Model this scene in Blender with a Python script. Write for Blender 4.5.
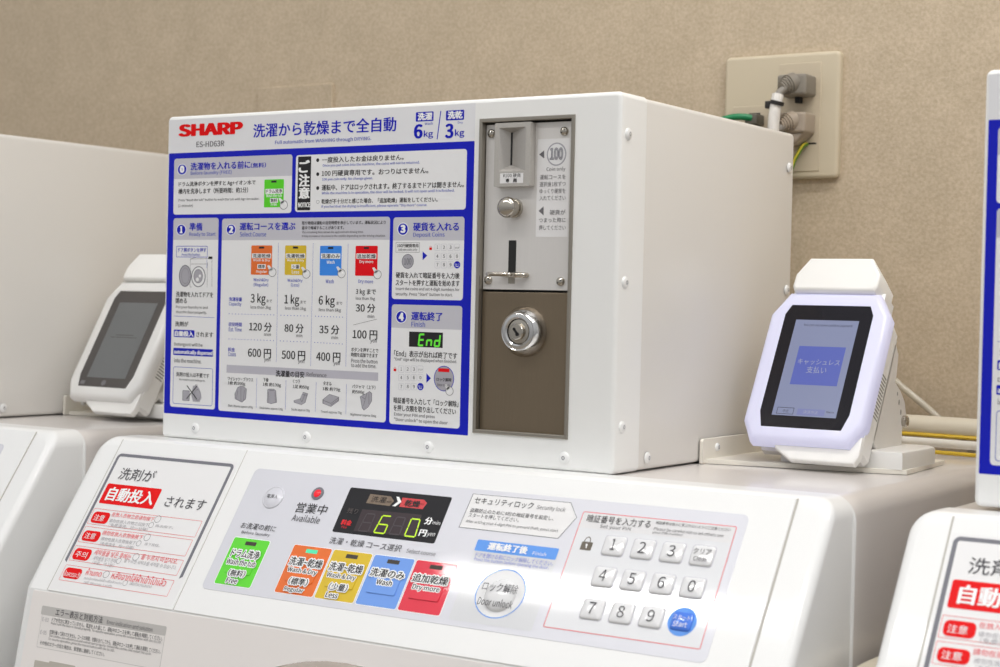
import bpy, bmesh, math
from mathutils import Vector, Matrix
from mathutils.geometry import tessellate_polygon

# ------------------------------------------------------------------ clear
for o in list(bpy.data.objects):
    bpy.data.objects.remove(o, do_unlink=True)
SC = bpy.context.scene
COL = SC.collection

# ------------------------------------------------------------------ camera (metres; z = 0 is the top of the washing machines)
cam_data = bpy.data.cameras.new('camera')
cam = bpy.data.objects.new('camera', cam_data)
COL.objects.link(cam)
SC.camera = cam
CAM_POS = Vector((1.05213708, -1.07026795, 0.12148873))
yaw, pitch, roll = math.radians(33.28301807), math.radians(-0.93653955), math.radians(1.32764573)
fwd = Vector((-math.sin(yaw) * math.cos(pitch), math.cos(yaw) * math.cos(pitch), math.sin(pitch)))
rgt = Vector((math.cos(yaw), math.sin(yaw), 0.0))
upv = rgt.cross(fwd)
cr, sr = math.cos(roll), math.sin(roll)
r2 = rgt * cr + upv * sr
u2 = upv * cr - rgt * sr
cam.matrix_world = Matrix(((r2.x, u2.x, -fwd.x, CAM_POS.x), (r2.y, u2.y, -fwd.y, CAM_POS.y), (r2.z, u2.z, -fwd.z, CAM_POS.z), (0, 0, 0, 1)))
cam_data.sensor_width = 36.0
cam_data.lens = 1696.777 * 36.0 / 1000.0
cam_data.clip_start = 0.05
cam_data.clip_end = 50
cam_data.dof.use_dof = True
cam_data.dof.focus_distance = 1.34
cam_data.dof.aperture_fstop = 10.0

# ------------------------------------------------------------------ surroundings, exposure
world = bpy.data.worlds.new('laundry_room_surround')
SC.world = world
world.use_nodes = True
wn = world.node_tree.nodes
wl = world.node_tree.links
wn.clear()
wo = wn.new('ShaderNodeOutputWorld')
wb = wn.new('ShaderNodeBackground')
wc = wn.new('ShaderNodeTexCoord')
ws = wn.new('ShaderNodeSeparateXYZ')
wr = wn.new('ShaderNodeValToRGB')
wm = wn.new('ShaderNodeMath')
wm.operation = 'MULTIPLY_ADD'
wm.inputs[1].default_value = 0.5
wm.inputs[2].default_value = 0.5
wl.new(wc.outputs['Generated'], ws.inputs[0])
wl.new(ws.outputs['Z'], wm.inputs[0])
wl.new(wm.outputs[0], wr.inputs[0])
e = wr.color_ramp.elements
e[0].position = 0.30; e[0].color = (0.40, 0.40, 0.40, 1)
e[1].position = 0.80; e[1].color = (0.98, 0.99, 1.0, 1)
m_ = e.new(0.50); m_.color = (0.62, 0.62, 0.62, 1)
m_ = e.new(0.62); m_.color = (0.85, 0.86, 0.87, 1)
wl.new(wr.outputs[0], wb.inputs['Color'])
wb.inputs['Strength'].default_value = 0.72
wl.new(wb.outputs[0], wo.inputs[0])
SC.view_settings.view_transform = 'Standard'
SC.view_settings.look = 'None'
SC.view_settings.gamma = 1.0
SC.view_settings.use_curve_mapping = False
SC.view_settings.exposure = -0.07
TUBE = 38.0      # radiance of the ceiling lamps

# ------------------------------------------------------------------ materials
def lin(c):
    return tuple((x / 255 / 12.92) if x / 255 <= 0.04045 else ((x / 255 + 0.055) / 1.055) ** 2.4 for x in c)

def pmat(name, rgb, rough=0.4, metal=0.0, spec=0.5, coat=0.0, emit=None, es=0.0, noise=None, bump=None, trans=0.0):
    m = bpy.data.materials.new(name)
    m.use_nodes = True
    nt = m.node_tree
    b = nt.nodes['Principled BSDF']
    c = lin(rgb) + (1,)
    b.inputs['Base Color'].default_value = c
    b.inputs['Roughness'].default_value = rough
    b.inputs['Metallic'].default_value = metal
    b.inputs['Specular IOR Level'].default_value = spec
    b.inputs['Coat Weight'].default_value = coat
    b.inputs['Coat Roughness'].default_value = 0.05
    b.inputs['Transmission Weight'].default_value = trans
    if emit:
        b.inputs['Emission Color'].default_value = lin(emit) + (1,)
        b.inputs['Emission Strength'].default_value = es
    if noise or bump:
        tc = nt.nodes.new('ShaderNodeTexCoord')
        mp = nt.nodes.new('ShaderNodeMapping')
        nt.links.new(tc.outputs['Object'], mp.inputs[0])
        nz = nt.nodes.new('ShaderNodeTexNoise')
        nt.links.new(mp.outputs[0], nz.inputs['Vector'])
        sc, amt, stretch = noise or bump
        nz.inputs['Scale'].default_value = sc
        nz.inputs['Detail'].default_value = 3
        mp.inputs['Scale'].default_value = stretch
        if noise:
            mx = nt.nodes.new('ShaderNodeMixRGB')
            mx.blend_type = 'MIX'
            mx.inputs[1].default_value = tuple(x * (1 - amt) for x in c[:3]) + (1,)
            mx.inputs[2].default_value = tuple(min(1, x * (1 + amt)) for x in c[:3]) + (1,)
            nt.links.new(nz.outputs['Fac'], mx.inputs[0])
            nt.links.new(mx.outputs[0], b.inputs['Base Color'])
        if bump:
            bp = nt.nodes.new('ShaderNodeBump')
            bp.inputs['Strength'].default_value = bump[1]
            bp.inputs['Distance'].default_value = 0.001
            nt.links.new(nz.outputs['Fac'], bp.inputs['Height'])
            nt.links.new(bp.outputs[0], b.inputs['Normal'])
    return m

INK = {}
def ink(k):
    if k not in INK:
        rgb = dict(k=(36, 34, 36), gr=(112, 110, 114), dg=(122, 122, 128), mg=(172, 170, 178), lb=(98, 108, 192), blue=(26, 34, 186),
                   red=(228, 8, 12), w=(246, 246, 246), pan=(236, 236, 237), lab=(229, 229, 232), hdr=(199, 198, 206), bar=(190, 188, 198),
                   green=(92, 216, 40), orange=(232, 106, 10), yellow=(220, 186, 10), sky=(60, 140, 236), redb=(228, 18, 28), stk=(234, 233, 233),
                   tg=(72, 71, 76), lg=(176, 174, 178), rt=(236, 84, 92), fin=(214, 215, 218), sky2=(98, 156, 236), sb=(128, 140, 214),
                   ovw=(226, 227, 230), bar2=(224, 223, 224), lock=(104, 96, 84), bar3=(198, 195, 192), lowl=(238, 234, 231), bz=(192, 186, 176),
                   dim=(92, 84, 82), tan=(128, 112, 96), win=(58, 46, 50), segd=(72, 64, 68), cgreen=(90, 218, 26), cblue=(108, 156, 234), cred=(226, 30, 60),
                   line=(118, 118, 126), seam=(186, 182, 175), key=(228, 228, 229), over=(216, 216, 223), black=(16, 14, 20), ltoff=(66, 60, 52), startb=(60, 120, 226),
                   screen=(140, 152, 190), screenb=(92, 108, 200), scr_off=(112, 114, 115), btnb=(150, 160, 215))[k]
        glossy = k in ('over', 'black', 'ovw', 'cgreen', 'cblue', 'cred', 'orange', 'yellow', 'key', 'startb', 'win', 'fin')
        em = dict(seg=((110, 230, 60), .5), segy=((190, 235, 20), 1.0), redl=((236, 30, 40), .7), redl2=((240, 60, 66), .55), ledr=((250, 20, 40), .8), ledg=((90, 240, 180), .8)).get(k)
        if k in ('stk',): glossy = False
        INK[k] = pmat('ink_' + k, rgb, 0.40, metal=0.15 if k == 'over' else 0.0, spec=0.15 if k in ('black', 'win', 'red', 'redb', 'blue') else 0.3, coat=(0.55 if k in ('black', 'win') else 1.0) if glossy else 0.0)
    return INK[k]
for k, rgb, s in (('seg', (104, 232, 60), .75), ('segy', (196, 236, 20), 1.0), ('redl', (236, 30, 40), .8), ('redl2', (238, 60, 66), .6), ('ledr', (250, 20, 40), .9), ('ledg', (90, 240, 180), .85),
                  ('scr_lit', (150, 158, 194), .62), ('scr_box', (98, 112, 204), .62), ('scr_txt', (196, 202, 226), .5), ('scr_dk', (70, 72, 92), .3), ('scr_btn', (150, 156, 216), .5)):
    INK[k] = pmat('lit_' + k, (rgb[0] * 0.4, rgb[1] * 0.4, rgb[2] * 0.4), 0.2, emit=rgb, es=s)

M = dict(
    steel=pmat('white_painted_steel', (240, 240, 238), 0.34, spec=0.45),
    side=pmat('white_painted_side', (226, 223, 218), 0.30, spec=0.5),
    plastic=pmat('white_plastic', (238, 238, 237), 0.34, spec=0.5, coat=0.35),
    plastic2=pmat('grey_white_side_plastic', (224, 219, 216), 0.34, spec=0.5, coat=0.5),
    lower=pmat('warm_white_plastic', (242, 237, 234), 0.35, spec=0.4),
    cream=pmat('cream_painted_steel', (236, 231, 220), 0.4),
    alu=pmat('brushed_aluminium', (222, 219, 216), 0.42, metal=0.35, noise=(40, .03, (20, 20, 1))),
    frame=pmat('dull_metal_trim', (158, 152, 142), 0.3, metal=0.75),
    cast=pmat('cast_grey_metal', (188, 184, 178), 0.42, metal=0.35, noise=(900, .10, (1, 1, 1))),
    castin=pmat('cast_grey_metal_inside', (190, 186, 181), 0.4, metal=0.6, noise=(900, .06, (1, 1, 1))),
    steelb=pmat('brushed_stainless_reflected_brown', (132, 118, 99), 0.33, metal=0.75, noise=(60, .06, (30, 30, 1))),  # plain stainless; the brown is the dark room's reflection put into its colour
    chrome=pmat('chrome', (204, 203, 202), 0.12, metal=1.0),
    nickel=pmat('nickel', (184, 178, 168), 0.2, metal=1.0),
    dark=pmat('dark_gap', (26, 25, 25), 0.6),
    doorr=pmat('smoked_door_plastic', (160, 150, 140), 0.25),
    glow=pmat('lit_frosted_plastic', (196, 196, 206), 0.28, emit=(206, 206, 255), es=0.36),
    frost=pmat('unlit_frosted_plastic', (232, 231, 229), 0.25),
    termw=pmat('terminal_white_plastic', (242, 241, 238), 0.32),
    termg=pmat('terminal_grey_white_plastic', (228, 225, 221), 0.35),
    vent=pmat('vent_shadow_grey', (150, 148, 144), 0.5),
    glass=pmat('black_screen_glass', (18, 15, 24), 0.10, spec=0.35),
    glass2=pmat('grey_black_screen_glass', (74, 70, 69), 0.12, spec=0.6),
    plate=pmat('beige_wall_plate', (206, 193, 168), 0.22),
    socket=pmat('beige_socket', (200, 186, 162), 0.35),
    plug=pmat('grey_plug_rubber', (132, 125, 114), 0.5),
    plug2=pmat('beige_plug_plastic', (164, 150, 134), 0.3),
    cordm=pmat('grey_cord', (138, 132, 124), 0.5),
    tag=pmat('white_cord_tag', (226, 222, 216), 0.45, noise=(140, .12, (1, 1, 1))),
    tie=pmat('black_cable_tie', (30, 28, 28), 0.4),
    lan=pmat('green_cable', (16, 128, 78), 0.35),
    lanp=pmat('grey_lan_jack', (96, 92, 82), 0.4),
    gy=pmat('green_earth_wire', (92, 138, 40), 0.4),
    gyy=pmat('yellow_wire_stripe', (222, 206, 60), 0.4),
    hose=pmat('cream_hose', (214, 205, 186), 0.35),
    hosey=pmat('yellow_hose_stripe', (216, 180, 48), 0.35),
    hosew=pmat('white_hose', (232, 228, 220), 0.35),
    clear=pmat('clear_vinyl_tube', (220, 212, 196), 0.2, trans=0.35),
    floor=pmat('vinyl_floor', (176, 166, 152), 0.35, noise=(6, .05, (1, 1, 1))),
    housing=pmat('lamp_housing_white', (235, 235, 235), 0.4),
)
def wallpaper():
    m = bpy.data.materials.new('beige_textured_wallpaper')
    m.use_nodes = True
    nt = m.node_tree
    b = nt.nodes['Principled BSDF']
    b.inputs['Roughness'].default_value = 0.7
    b.inputs['Specular IOR Level'].default_value = 0.25
    tc = nt.nodes.new('ShaderNodeTexCoord')
    n1 = nt.nodes.new('ShaderNodeTexNoise'); n1.inputs['Scale'].default_value = 340; n1.inputs['Detail'].default_value = 3
    n2 = nt.nodes.new('ShaderNodeTexNoise'); n2.inputs['Scale'].default_value = 28; n2.inputs['Detail'].default_value = 5
    for n in (n1, n2): nt.links.new(tc.outputs['Object'], n.inputs['Vector'])
    r1 = nt.nodes.new('ShaderNodeValToRGB')
    r1.color_ramp.elements[0].position = 0.3; r1.color_ramp.elements[0].color = lin((190, 172, 147)) + (1,)
    r1.color_ramp.elements[1].position = 0.7; r1.color_ramp.elements[1].color = lin((208, 191, 167)) + (1,)
    nt.links.new(n1.outputs['Fac'], r1.inputs[0])
    r2_ = nt.nodes.new('ShaderNodeValToRGB')
    r2_.color_ramp.elements[0].position = 0.35; r2_.color_ramp.elements[0].color = (0.92, 0.92, 0.91, 1)
    r2_.color_ramp.elements[1].position = 0.7; r2_.color_ramp.elements[1].color = (1.0, 1.0, 1.0, 1)
    nt.links.new(n2.outputs['Fac'], r2_.inputs[0])
    mx = nt.nodes.new('ShaderNodeMixRGB'); mx.blend_type = 'MULTIPLY'; mx.inputs[0].default_value = 1
    nt.links.new(r1.outputs[0], mx.inputs[1]); nt.links.new(r2_.outputs[0], mx.inputs[2])
    nt.links.new(mx.outputs[0], b.inputs['Base Color'])
    bp = nt.nodes.new('ShaderNodeBump'); bp.inputs['Strength'].default_value = 0.22; bp.inputs['Distance'].default_value = 0.001
    nt.links.new(n1.outputs['Fac'], bp.inputs['Height']); nt.links.new(bp.outputs[0], b.inputs['Normal'])
    return m
M['wall'] = wallpaper()
M['lampe'] = pmat('lamp_tube_light', (255, 255, 255), 0.5, emit=(255, 253, 250), es=TUBE)

# ------------------------------------------------------------------ surfaces that parts are laid out on (millimetres in, metres out)
A = math.radians(55.5)
LA = math.radians(78.4)
PO = Vector((0, -0.030, 0)); PU = Vector((0, math.cos(A), math.sin(A))); PN = Vector((0, -math.sin(A), math.cos(A)))
LO = PO - 0.1455 * PU; LU = Vector((0, math.cos(LA), math.sin(LA))); LN = Vector((0, -math.sin(LA), math.cos(LA)))
XA = Vector((1, 0, 0))
def plane(o, u, v, n):
    return lambda a, b, c: o + u * (a / 1000) + v * (b / 1000) + n * (c / 1000)
F_ = plane(Vector((0, 0, 0)), XA, Vector((0, 0, 1)), Vector((0, -1, 0)))      # front of the coin box
P_ = plane(PO, XA, PU, PN)                                                    # sloping control panel
L_ = plane(LO, XA, LU, LN)                                                    # front below the panel
W_ = plane(Vector((0, 0.457, 0)), XA, Vector((0, 0, 1)), Vector((0, -1, 0)))   # back wall
R_ = plane(Vector((0.45, 0, 0)), Vector((0, 1, 0)), Vector((0, 0, 1)), XA)     # right side of the coin box
TA = math.radians(60)
T_ = plane(Vector((0, 0.14, 0.02)), XA, Vector((0, math.cos(TA), math.sin(TA))), Vector((0, -math.sin(TA), math.cos(TA))))
G_ = plane(Vector((0, 0, 0)), XA, Vector((0, 1, 0)), Vector((0, 0, 1)))

# ------------------------------------------------------------------ mesh collector
_txt = {}
try:      # Blender's own bundled sans, if it is there; otherwise the built-in face
    import os
    SANS = bpy.data.fonts.load(os.path.join(bpy.utils.system_resource('DATAFILES', path='fonts'), 'Noto Sans CJK Regular.woff2'))
except Exception:
    SANS = None
_cu = {}
def glyph_object(thai):
    if thai not in _cu:
        cu = bpy.data.curves.new('glyphs', 'FONT')
        cu.resolution_u = 3
        cu.space_line = 4
        if SANS and not thai: cu.font = SANS
        _cu[thai] = bpy.data.objects.new('glyphs', cu)
    return _cu[thai]
def is_thai(s): return any('\u0e00' <= c <= '\u0e7f' for c in s)
def set_lines(ob, lines):
    """flat outlines of many lines of words in one go"""
    ob.data.body = 'H\nH\n' + '\n'.join(lines)
    me = ob.to_mesh()
    co = [tuple(v.co[:2]) for v in me.vertices]
    fs = [tuple(p.vertices) for p in me.polygons]
    ob.to_mesh_clear()
    ys = sorted(set(round(c[1], 3) for c in co), reverse=True)
    top = ys[0]
    step = top - max(y for y in ys if y < top - 1.5)
    row = [int(round((top - 0.35 - c[1]) / step)) - 2 for c in co]
    out = [([], []) for _ in lines]; idx = [0] * len(co)
    for i, c in enumerate(co):
        if row[i] >= 0:
            idx[i] = len(out[row[i]][0]); out[row[i]][0].append(c)
    for f in fs:
        r = row[f[0]]
        if r >= 0: out[r][1].append(tuple(idx[i] for i in f))
    for l, o in zip(lines, out): _txt[l] = o
def prewarm(strings):
    st = sorted(set(strings))
    for thai in (False, True):
        q = [x for x in st if is_thai(x) == thai and x not in _txt]
        if q: set_lines(glyph_object(thai), q)
def text_mesh(s):
    if s not in _txt: prewarm([s])
    return _txt[s]

class MB:
    def __init__(s):
        s.v = []; s.f = []; s.mi = []; s.mats = []; s.sm = []
    def m(s, mat):
        if isinstance(mat, str): mat = M[mat] if mat in M else ink(mat)
        if mat not in s.mats: s.mats.append(mat)
        return s.mats.index(mat)
    def add(s, pts, faces, mat, smooth=False):
        b = len(s.v); i = s.m(mat)
        s.v += [Vector(p) for p in pts]
        for f in faces:
            s.f.append([b + k for k in f]); s.mi.append(i); s.sm.append(smooth)
    def poly(s, pl, pts, w, mat):
        s.add([pl(a, b, w) for a, b in pts], [list(range(len(pts)))], mat)
    def prism(s, pl, pts, w0, w1, mat, bev=0, steps=2, top=None, smooth=True):
        """outline pts (counter clockwise, local mm) from depth w0 to w1 with a rounded front edge"""
        n = len(pts)
        rings = [(0, w0)]
        if bev:
            for k in range(steps + 1):
                t = k / steps * math.pi / 2
                rings.append((bev * (1 - math.cos(t)), w1 - bev * (1 - math.sin(t))))
        else:
            rings.append((0, w1))
        vs = []; fs = []
        for d, w in rings:
            q = inset(pts, d)
            vs += [pl(a, b, w) for a, b in q]
        for k in range(len(rings) - 1):
            for i in range(n):
                j = (i + 1) % n
                fs.append([k * n + i, k * n + j, (k + 1) * n + j, (k + 1) * n + i])
        s.add(vs, fs, mat, smooth and bev > 0)
        l = (len(rings) - 1) * n
        s.add([vs[l + i] for i in range(n)], [list(range(n))], top or mat)
        s.add([vs[i] for i in range(n)], [list(range(n))[::-1]], mat)
    def dome(s, pl, a, b, c, d, rad, w0, w1, rise, mat):
        rings = [(0, w0), (0, w1 - 1.0), (.35, w1 - .35), (1.0, w1)]
        hm = min(b - a, d - c) / 2
        for k in range(1, 5):
            t = k / 5
            rings.append((1.0 + (hm - 1.2) * t, w1 + rise * (1 - (1 - t) ** 2)))
        n = None; vs = []; fs = []
        for dd, w in rings:
            q = rrect(a + dd, b - dd, c + dd, d - dd, max(rad - dd * .6, .12)); n = len(q)
            vs += [pl(x, y, w) for x, y in q]
        for k in range(len(rings) - 1):
            for i in range(n):
                j = (i + 1) % n
                fs.append([k * n + i, k * n + j, (k + 1) * n + j, (k + 1) * n + i])
        fs.append([(len(rings) - 1) * n + i for i in range(n)])
        s.add(vs, fs, mat, True)
    def box(s, x0, x1, y0, y1, z0, z1, mat, bev=0):
        bm = bmesh.new()
        bmesh.ops.create_cube(bm, size=1)
        for v in bm.verts:
            v.co = Vector((x0 + (v.co.x + .5) * (x1 - x0), y0 + (v.co.y + .5) * (y1 - y0), z0 + (v.co.z + .5) * (z1 - z0)))
        if bev:
            bmesh.ops.bevel(bm, geom=bm.edges[:], offset=bev, segments=3, profile=.5, affect='EDGES')
        s.bm(bm, mat, bev > 0)
    def bm(s, bm, mat, smooth=False):
        bm.verts.index_update()
        s.add([v.co.copy() for v in bm.verts], [[v.index for v in f.verts] for f in bm.faces], mat, smooth)
        bm.free()
    def lathe(s, c, ax, prof, mat, n=24, ref=None, smooth=True, cap=True):
        """prof: list of (radius, height along ax)"""
        ax = Vector(ax).normalized(); c = Vector(c)
        a = ref or (Vector((0, 0, 1)) if abs(ax.z) < .9 else Vector((1, 0, 0)))
        e1 = ax.cross(a).normalized(); e2 = ax.cross(e1)
        vs = []; fs = []
        for r, h in prof:
            for k in range(n):
                t = 2 * math.pi * k / n
                vs.append(c + ax * h + (e1 * math.cos(t) + e2 * math.sin(t)) * r)
        for i in range(len(prof) - 1):
            for k in range(n):
                j = (k + 1) % n
                fs.append([i * n + k, i * n + j, (i + 1) * n + j, (i + 1) * n + k])
        if cap: fs.append([(len(prof) - 1) * n + k for k in range(n)])
        s.add(vs, fs, mat, smooth)
    def tube(s, pts, r, mat, n=10, sub=6, closed=False):
        pts = [Vector(p) for p in pts]
        if sub > 1: pts = spline(pts, sub, closed)
        m = len(pts)
        vs = []; fs = []; prev = None
        for i, p in enumerate(pts):
            if closed: t = pts[(i + 1) % m] - pts[i - 1]
            else: t = pts[min(i + 1, m - 1)] - pts[max(i - 1, 0)]
            t.normalize()
            if prev is None:
                a = Vector((0, 0, 1)) if abs(t.z) < .9 else Vector((1, 0, 0))
                e1 = t.cross(a).normalized()
            else:
                e1 = (prev - t * prev.dot(t)).normalized()
            prev = e1; e2 = t.cross(e1)
            for k in range(n):
                g = 2 * math.pi * k / n
                vs.append(p + (e1 * math.cos(g) + e2 * math.sin(g)) * r)
        for i in range(m if closed else m - 1):
            for k in range(n):
                j = (k + 1) % n; i2 = (i + 1) % m
                fs.append([i * n + k, i * n + j, i2 * n + j, i2 * n + k])
        if not closed:
            fs.append(list(range(n))[::-1]); fs.append([(m - 1) * n + k for k in range(n)])
        s.add(vs, fs, mat, True)
    def text(s, pl, t, u0, u1, vb, vt, w, mat, bold=0.0, halo=False):
        """words fitted to a box; bold and halo lay shifted copies of the glyphs over each other"""
        vs, fs = text_mesh(t)
        if not vs: return
        x0 = min(v[0] for v in vs); x1 = max(v[0] for v in vs); y0 = min(v[1] for v in vs); y1 = max(v[1] for v in vs)
        kx = (u1 - u0) / (x1 - x0); ky = (vt - vb) / (y1 - y0)
        if halo: sh = [(bold * r * math.cos(k * math.pi / 6), bold * r * math.sin(k * math.pi / 6)) for r in (.5, 1) for k in range(12)]
        elif bold:
            m = max(1, int(math.ceil(bold / .016)))
            sh = [(bold * k / m, 0) for k in range(-m, m + 1)] + [(bold * k / m * .7, q * bold * .45) for k in range(-m, m + 1) for q in (-1, 1)]
        else: sh = [(0, 0)]
        for k, (dx, dy) in enumerate(sh):
            s.add([pl(u0 + (x - x0 + dx) * kx, vb + (y - y0 + dy) * ky, w - .0015 * k) for x, y in vs], fs, mat)
    def ring(s, pl, outer, inner, w, mat):
        n = len(outer)
        s.add([pl(a, b, w) for a, b in outer] + [pl(a, b, w) for a, b in inner], [[i, (i + 1) % n, n + (i + 1) % n, n + i] for i in range(n)], mat)
    def items(s, pl, tab, w0=0.06, st=0.05, wt=None, thin=0.0):
        """printed shapes and words of a label"""
        for it in tab:
            k = it[0]
            if k == 'r':
                _, a, b, c, d, rad, col, lv = it; s.poly(pl, rrect(a, b, c, d, rad), w0 + st * lv, col)
            elif k == 'ro':
                _, a, b, c, d, rad, th, col, lv = it
                s.ring(pl, rrect(a, b, c, d, max(rad, .01)), rrect(a + th, b - th, c + th, d - th, max(rad - th, .01)), w0 + st * lv, col)
            elif k == 'h':
                _, a, b, c, d, rad, col, lv = it
                q = [(a, c), (b, c)] + arc(b - rad, d - rad, rad, 0, 90) + arc(a + rad, d - rad, rad, 90, 180)
                s.poly(pl, q, w0 + st * lv, col)
            elif k == 'e':
                _, a, b, c, d, col, lv = it; s.poly(pl, ell(a, b, c, d), w0 + st * lv, col)
            elif k == 'eo':
                _, a, b, c, d, th, col, lv = it; s.ring(pl, ell(a, b, c, d), ell(a, b, c - th, d - th), w0 + st * lv, col)
            elif k == 'q':
                _, q, col, lv = it
                if area(q) < 0: q = q[::-1]
                tri = tessellate_polygon([[Vector((x, y, 0)) for x, y in q]])
                s.add([pl(x, y, w0 + st * lv) for x, y in q], [list(t) for t in tri], col)
            elif k == 'l':
                _, a, b, c, d, th, col, lv = it
                dx, dy = c - a, d - b; L = math.hypot(dx, dy); nx, ny = -dy / L * th / 2, dx / L * th / 2
                s.poly(pl, [(a + nx, b + ny), (a - nx, b - ny), (c - nx, d - ny), (c + nx, d + ny)], w0 + st * lv, col)
            elif k == 't':
                _, t, a, b, c, d, col, bold, out = it
                w = (wt if wt is not None else w0 + st * 7)
                s.text(pl, t, a, b, c, d, w, col, 0.018 * (bold or thin))
    def build(s, name, parent=None, loc=None):
        if loc is None: loc = Vector((0, 0, 0))
        org = abs_loc(parent) + Vector(loc) if parent else Vector(loc)
        me = bpy.data.meshes.new(name)
        me.from_pydata([v - org for v in s.v], [], s.f)
        for mt in s.mats: me.materials.append(mt)
        me.polygons.foreach_set('material_index', s.mi)
        me.polygons.foreach_set('use_smooth', s.sm)
        me.update()
        bm = bmesh.new(); bm.from_mesh(me)
        if len(bm.verts) < 20000: bmesh.ops.remove_doubles(bm, verts=bm.verts, dist=1e-6)
        bm.to_mesh(me); bm.free()
        o = bpy.data.objects.new(name, me)
        COL.objects.link(o)
        o.location = loc
        if parent: o.parent = parent
        if any(s.sm):
            keep = [p.use_smooth for p in me.polygons]
            me.set_sharp_from_angle(angle=math.radians(38))
            me.polygons.foreach_set('use_smooth', keep)
        return o

def abs_loc(o):
    p = Vector((0, 0, 0))
    while o:
        p += o.location; o = o.parent
    return p
def area(q): return sum(q[i][0] * q[(i + 1) % len(q)][1] - q[(i + 1) % len(q)][0] * q[i][1] for i in range(len(q))) / 2
def inset(pts, d):
    if d == 0: return pts
    n = len(pts); out = []
    for i in range(n):
        a, b, c = Vector(pts[i - 1]), Vector(pts[i]), Vector(pts[(i + 1) % n])
        e1 = (b - a); e2 = (c - b)
        if e1.length < 1e-6: e1 = e2
        if e2.length < 1e-6: e2 = e1
        e1 = e1.normalized(); e2 = e2.normalized()
        n1 = Vector((-e1.y, e1.x)); n2 = Vector((-e2.y, e2.x))
        k = n1 + n2; k = k / max(0.3, 1 + n1.dot(n2))
        out.append((b.x + k.x * d, b.y + k.y * d))
    return out
def arc(cx, cy, r, a0, a1, n=5):
    return [(cx + r * math.cos(math.radians(a0 + (a1 - a0) * i / n)), cy + r * math.sin(math.radians(a0 + (a1 - a0) * i / n))) for i in range(n + 1)]
def rrect(a, b, c, d, r):
    if r <= 0: return [(a, c), (b, c), (b, d), (a, d)]
    r = min(r, (b - a) / 2 - .001, (d - c) / 2 - .001)
    return arc(a + r, c + r, r, 180, 270) + arc(b - r, c + r, r, 270, 360) + arc(b - r, d - r, r, 0, 90) + arc(a + r, d - r, r, 90, 180)
def ell(a, b, c, d, n=28): return [(a + c * math.cos(2 * math.pi * i / n), b + d * math.sin(2 * math.pi * i / n)) for i in range(n)]
def spline(p, sub, closed=False):
    n = len(p); out = []
    rng = range(n) if closed else range(n - 1)
    for i in rng:
        if closed: a, b, c, d = p[i - 1], p[i], p[(i + 1) % n], p[(i + 2) % n]
        else: a, b, c, d = p[max(i - 1, 0)], p[i], p[i + 1], p[min(i + 2, n - 1)]
        for k in range(sub):
            t = k / sub
            out.append(.5 * ((2 * b) + (c - a) * t + (2 * a - 5 * b + 4 * c - d) * t * t + (3 * b - 3 * c + d - a) * t ** 3))
    if not closed: out.append(p[-1])
    return out

def tag(o, label=None, cat=None, group=None, kind=None):
    if label: o['label'] = label
    if cat: o['category'] = cat
    if group: o['group'] = group
    if kind: o['kind'] = kind
    return o
def thing(name, loc, label, cat, group=None):
    o = bpy.data.objects.new(name, None)
    o.empty_display_size = 0.05
    COL.objects.link(o); o.location = loc
    return tag(o, label, cat, group)
def dup(root, off, label, skip=()):
    r = root.copy(); COL.objects.link(r); r.location = root.location + Vector(off); r['label'] = label
    def rec(src, dst):
        for ch in list(src.children):
            if ch.name.split('.')[0] in skip: continue
            c = ch.copy(); COL.objects.link(c); c.parent = dst
            rec(ch, c)
    rec(root, r)
    return r

PITCH = 0.71375
FLOOR = -1.05

# ------------------------------------------------------------------ the room
b = MB(); b.box(-3.2, 3.4, 0.457, 0.55, FLOOR, 1.6, 'wall'); tag(b.build('wall_back'), 'beige textured wallpaper wall behind the machines', 'wall', kind='structure')
b = MB(); b.box(-3.2, 3.4, -4.0, 0.55, FLOOR - 0.05, FLOOR, 'floor'); tag(b.build('floor'), 'floor under the washing machines', 'floor', kind='structure')

# ceiling lamps: one above and in front of the machines mirrors as the white bar across the control panels
def ceiling_lamp(x0, x1, y, z, label, hw=.024):
    t = thing('ceiling_lamp', ((x0 + x1) / 2, y, z), label, 'ceiling lamp')
    b = MB(); b.box(x0 - .02, x1 + .02, y - .055, y + .055, z + .02, z + .07, 'housing', .006); b.build('lamp_housing', t)
    b = MB()
    pr = [(y + hw * math.cos(math.radians(a)), z + .022 + hw * .8 * math.sin(math.radians(a))) for a in range(180, 361, 20)]
    n = len(pr)
    b.add([Vector((x0, p, q)) for p, q in pr] + [Vector((x1, p, q)) for p, q in pr], [[i, i + 1, n + i + 1, n + i] for i in range(n - 1)] + [list(range(n)), list(range(n, 2 * n))[::-1]], 'lampe', True)
    b.build('lamp_tube', t)
    return t
ceiling_lamp(-0.88, 0.36, -1.045, 1.45, 'white ceiling lamp in front of the machines, left one of the pair')
ceiling_lamp(0.46, 1.70, -1.045, 1.45, 'white ceiling lamp in front of the machines, right one of the pair')
ceiling_lamp(0.50, 1.74, -0.15, 1.50, 'added white ceiling lamp nearest the wall, brightening the right end of the row', .05)  # added out of view to brighten the right part of the wall

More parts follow.
